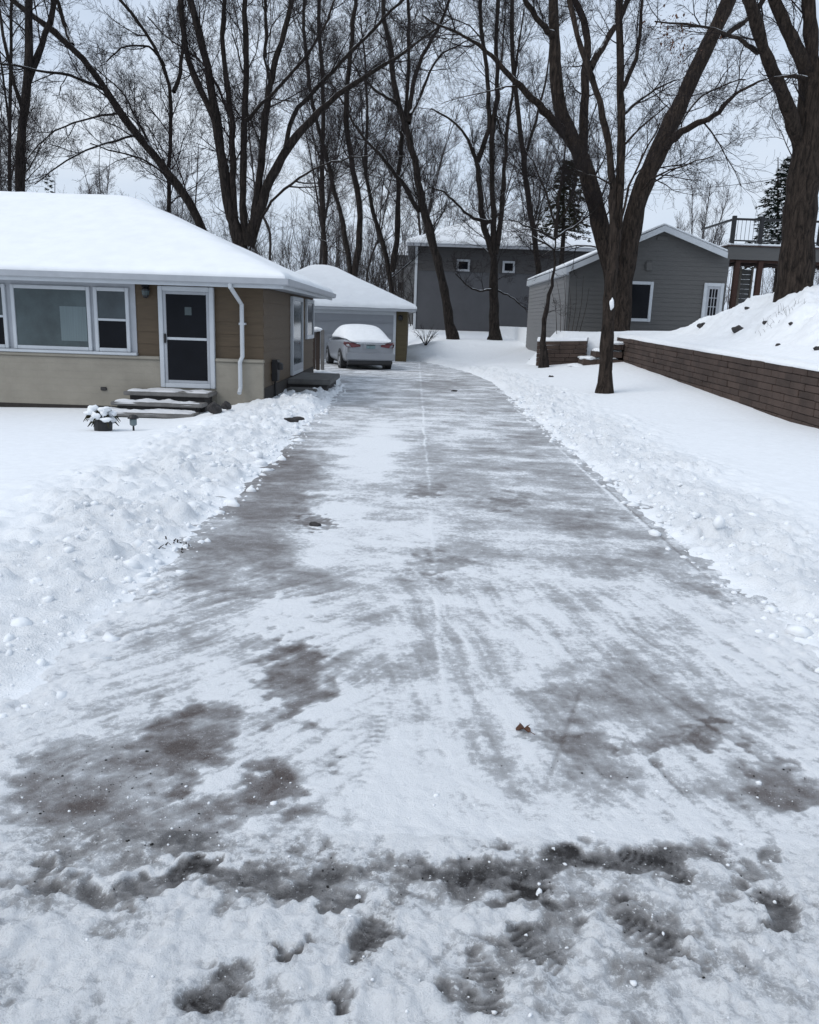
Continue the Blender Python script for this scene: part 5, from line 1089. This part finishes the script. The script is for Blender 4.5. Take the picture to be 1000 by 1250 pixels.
# feathery tree in the open sky above the shed
g = TreeGen(131, .016); b = D(850, 330, 95)
for an, L in [(-.28, 10), (-.12, 13), (.02, 14), (.16, 12.5), (.32, 10), (-.42, 8), (.45, 8)]:
    e = np.array([b.x+math.sin(an)*L, 95+random.Random(an).uniform(-2, 2), 3+math.cos(an)*L]); s0 = np.array([b.x, 95, 2.5])
    q, rr = g.limb([s0, s0*.6+e*.4+(0, 0, .6), e], .13, .04, 6); g.sprout(q, rr, 26, 3.0, 2, .25, ang=(.25, .6), up=.5, dens=(6, 5))
g.wood.tube([(b.x, 95, 1), (b.x, 95, 2.8)], [.3, .25], 8)
t = thing('feathery_tree', 'fine twigged bare tree standing alone in the sky above the grey outbuilding', 'tree', (b.x, 95, 1.4)); g.wood.build('trunk', M['bark_far'], t); g.twig.build('crown', M['twig_far'], t)
# evergreens
def conifer(name, label, px, pyb, pyt, Y, wpx, seed, mat, sparse=1.0, snow=True):
    r = random.Random(seed); b = D(px, pyb, Y); tp = D(px, pyt, Y); gz_ = float(T(np.array([b.x]), np.array([Y]))[0])
    t = thing(name, label, 'tree', (b.x, Y, gz_)); MB().tube([(b.x, Y, gz_-.2), (b.x, Y, b.z), (tp.x, Y, tp.z)], [.16, .12, .02], 8).build('trunk', M['bark'], t)
    m = MB(); ms = MB(); Hh = tp.z-b.z; W = wpx/1000*Y
    nb = int(90*sparse)
    for k in range(nb):
        u = (k+.5)/nb; z = b.z+Hh*u; L = W*(1-u)**.75*r.uniform(.4, 1.25)+.25; an = k*2.399+r.uniform(-.4, .4); dr = np.array([math.cos(an), math.sin(an), 0]); sd = np.array([-dr[1], dr[0], 0])
        m.tube([(b.x, Y, z), tuple(np.array([b.x, Y, z-.08*L])+dr*L)], [.02, .006], 4)
        for j in range(int(26*sparse)+8):
            s = r.uniform(.15, 1.02); c = np.array([b.x, Y, z-.12*L*s*s+r.gauss(0, .05)])+dr*L*s+sd*r.gauss(0, .22*L*(1.1-s)+.04)
            d = dr*r.uniform(.3, 1)+sd*r.uniform(-.9, .9)+np.array([0, 0, r.uniform(-.5, .25)]); d /= np.linalg.norm(d); w_ = np.cross(d, [0, 0, 1.]); w_ /= max(1e-6, np.linalg.norm(w_)); l = r.uniform(.14, .30); h = .035
            m.add([c-w_*h, c+w_*h, c+d*l], [(0, 1, 2)]); m.add([c-(0, 0, h), c+(0, 0, h), c+d*l], [(0, 1, 2)])
            if snow and r.random() < .07: ms.blob(c+(0, 0, .05), (r.uniform(.07, .18), r.uniform(.07, .16), .045), j, 1, .3)
    m.build('crown', M[mat], t)
    if ms.n: ms.build('snow_clumps', M['snow'], t, smooth=True)
    return t
conifer('evergreen_tree', 'dark snow dusted evergreen tree behind the raised deck', 950, 325, 192, 46, 46, 5, 'needle', 1.3)
conifer('evergreen_tree', 'olive green evergreen behind the crooked sapling and the two great stems', 688, 287, 196, 47, 26, 6, 'needle_olive', .9, False)
conifer('evergreen_tree', 'small dark evergreen tip above the left end of the snowy house roof', 67, 330, 214, 80, 9, 7, 'needle', .5, False)

# ---- the far wood that reads as one mass of stems and twigs
g = TreeGen(201, .02); r = g.r
for k in range(150):
    x = r.uniform(-85, 75); y = r.uniform(112, 150); ht = r.uniform(9, 19)
    if 24 < x < 52: ht *= .45
    if x < -14: ht *= .62
    g.wood.tube([(x, y, 1), (x+r.normal(0, .4), y, ht*.5), (x+r.normal(0, .9), y, ht)], [.10, .07, .03], 5, cap=False)
    q = np.array([(x, y, ht*.15), (x, y, ht*.5), (x, y, ht)]); rr = np.array([.15, .1, .05])
    g.sprout(q, rr, 12, ht*.3, 2, .1, ang=(.4, .9), up=.4, dens=(5, 4))
g.wood.merge(g.twig)
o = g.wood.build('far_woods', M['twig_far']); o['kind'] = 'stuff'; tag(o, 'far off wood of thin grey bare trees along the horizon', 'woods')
# brushy thicket behind garage and yard
g = TreeGen(211, .010); r = g.r
for k in range(420):
    x = r.uniform(-26, 14); y = r.uniform(58, 88); z = float(T(np.array([x]), np.array([y]))[0]); ht = r.uniform(2.5, 8.5)
    q = np.array([(x, y, z), (x+r.normal(0, .3), y, z+ht*.5), (x+r.normal(0, .8), y+r.normal(0, .4), z+ht)]); rr = np.array([.035, .025, .012])
    g.wood.tube(q, rr, 4, cap=False); g.sprout(q, rr, 9, ht*.30, 2, .1, ang=(.3, .9), up=.3, dens=(5, 4))
g.wood.merge(g.twig)
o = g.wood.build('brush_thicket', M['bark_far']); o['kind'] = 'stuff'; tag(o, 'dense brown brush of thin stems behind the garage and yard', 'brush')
# little leafless shrub at the garage corner
g = TreeGen(221, .004); p = D(520, 412, 40); gz_ = ground_at(p.x, 40.0)
for k in range(14):
    an = k*2.4; e = np.array([p.x+math.cos(an)*.6, 40+math.sin(an)*.5, gz_+g.r.uniform(.5, 1.0)]); s0 = np.array([p.x, 40, gz_-.05])
    q, rr = g.limb([s0, s0*.5+e*.5+(0, 0, .1), e], .014, .006, 4); g.sprout(q, rr, 4, .35, 1, .3, dens=(3,))
t = thing('bare_shrub', 'small leafless shrub in the snow right of the garage', 'shrub', (p.x, 40, gz_)); g.wood.build('stems', M['bark'], t)
if g.twig.n: g.twig.build('twigs', M['twig'], t)
# a few dead stalks beside the shed wall
g = TreeGen(231, .005); p = D(690, 410, 29.6); zt2 = terr(wall_x(29.6)+.2, 29.6)
for k in range(7):
    x = p.x-.3+.13*k; g.limb([(x, 29.6, zt2-.1), (x-.1+.05*k, 29.6, zt2+.9), (x-.35+.1*k, 29.7, zt2+1.5+.2*(k % 3))], .012, .005, 5)
t = thing('dry_canes', 'few thin dry canes against the side of the grey outbuilding', 'dry plant', (p.x, 29.6, zt2)); g.wood.build('canes', M['bark_b'], t)
# ------------------------------------------------------------------ light
w = bpy.data.worlds.new('World'); bpy.context.scene.world = w; w.use_nodes = True; nt = w.node_tree
bg = nt.nodes['Background']
sky = nt.nodes.new('ShaderNodeTexSky'); sky.sky_type = 'NISHITA'; sky.sun_disc = False
sky.sun_elevation = rad(48); sky.sun_rotation = rad(240); sky.air_density = 1.0; sky.dust_density = 4.0; sky.ozone_density = 1.5
tc = nt.nodes.new('ShaderNodeTexCoord'); mp = node(nt, 'ShaderNodeMapping', Scale=(1.2, 1.2, 3.4)); lk(nt, tc.outputs['Generated'], mp.inputs[0])
n = node(nt, 'ShaderNodeTexNoise', Scale=1.6, Detail=7.0, Roughness=.55, Distortion=.4); lk(nt, mp.outputs[0], n.inputs[0])
cr = ramp(nt, [(.3, (5.0, 6.0, 7.5)), (.52, (6.3, 7.2, 8.5)), (.72, (7.5, 8.2, 9.1))]); lk(nt, n.outputs[0], cr.inputs[0])   # the overcast cloud deck
mix = node(nt, 'ShaderNodeMixRGB'); mix.inputs[0].default_value = .86; lk(nt, sky.outputs[0], mix.inputs[1]); lk(nt, cr.outputs[0], mix.inputs[2])
lk(nt, mix.outputs[0], bg.inputs[0]); bg.inputs[1].default_value = .10
sl = bpy.data.lights.new('sun', 'SUN'); sl.energy = 1.25; sl.angle = rad(35); sl.color = (1, .97, .93)
so = bpy.data.objects.new('sun', sl); C.objects.link(so); so.rotation_euler = (rad(42), 0, rad(-60))
sc = bpy.context.scene; sc.view_settings.view_transform = 'Standard'; sc.view_settings.look = 'None'; sc.view_settings.exposure = .20; sc.view_settings.gamma = 1
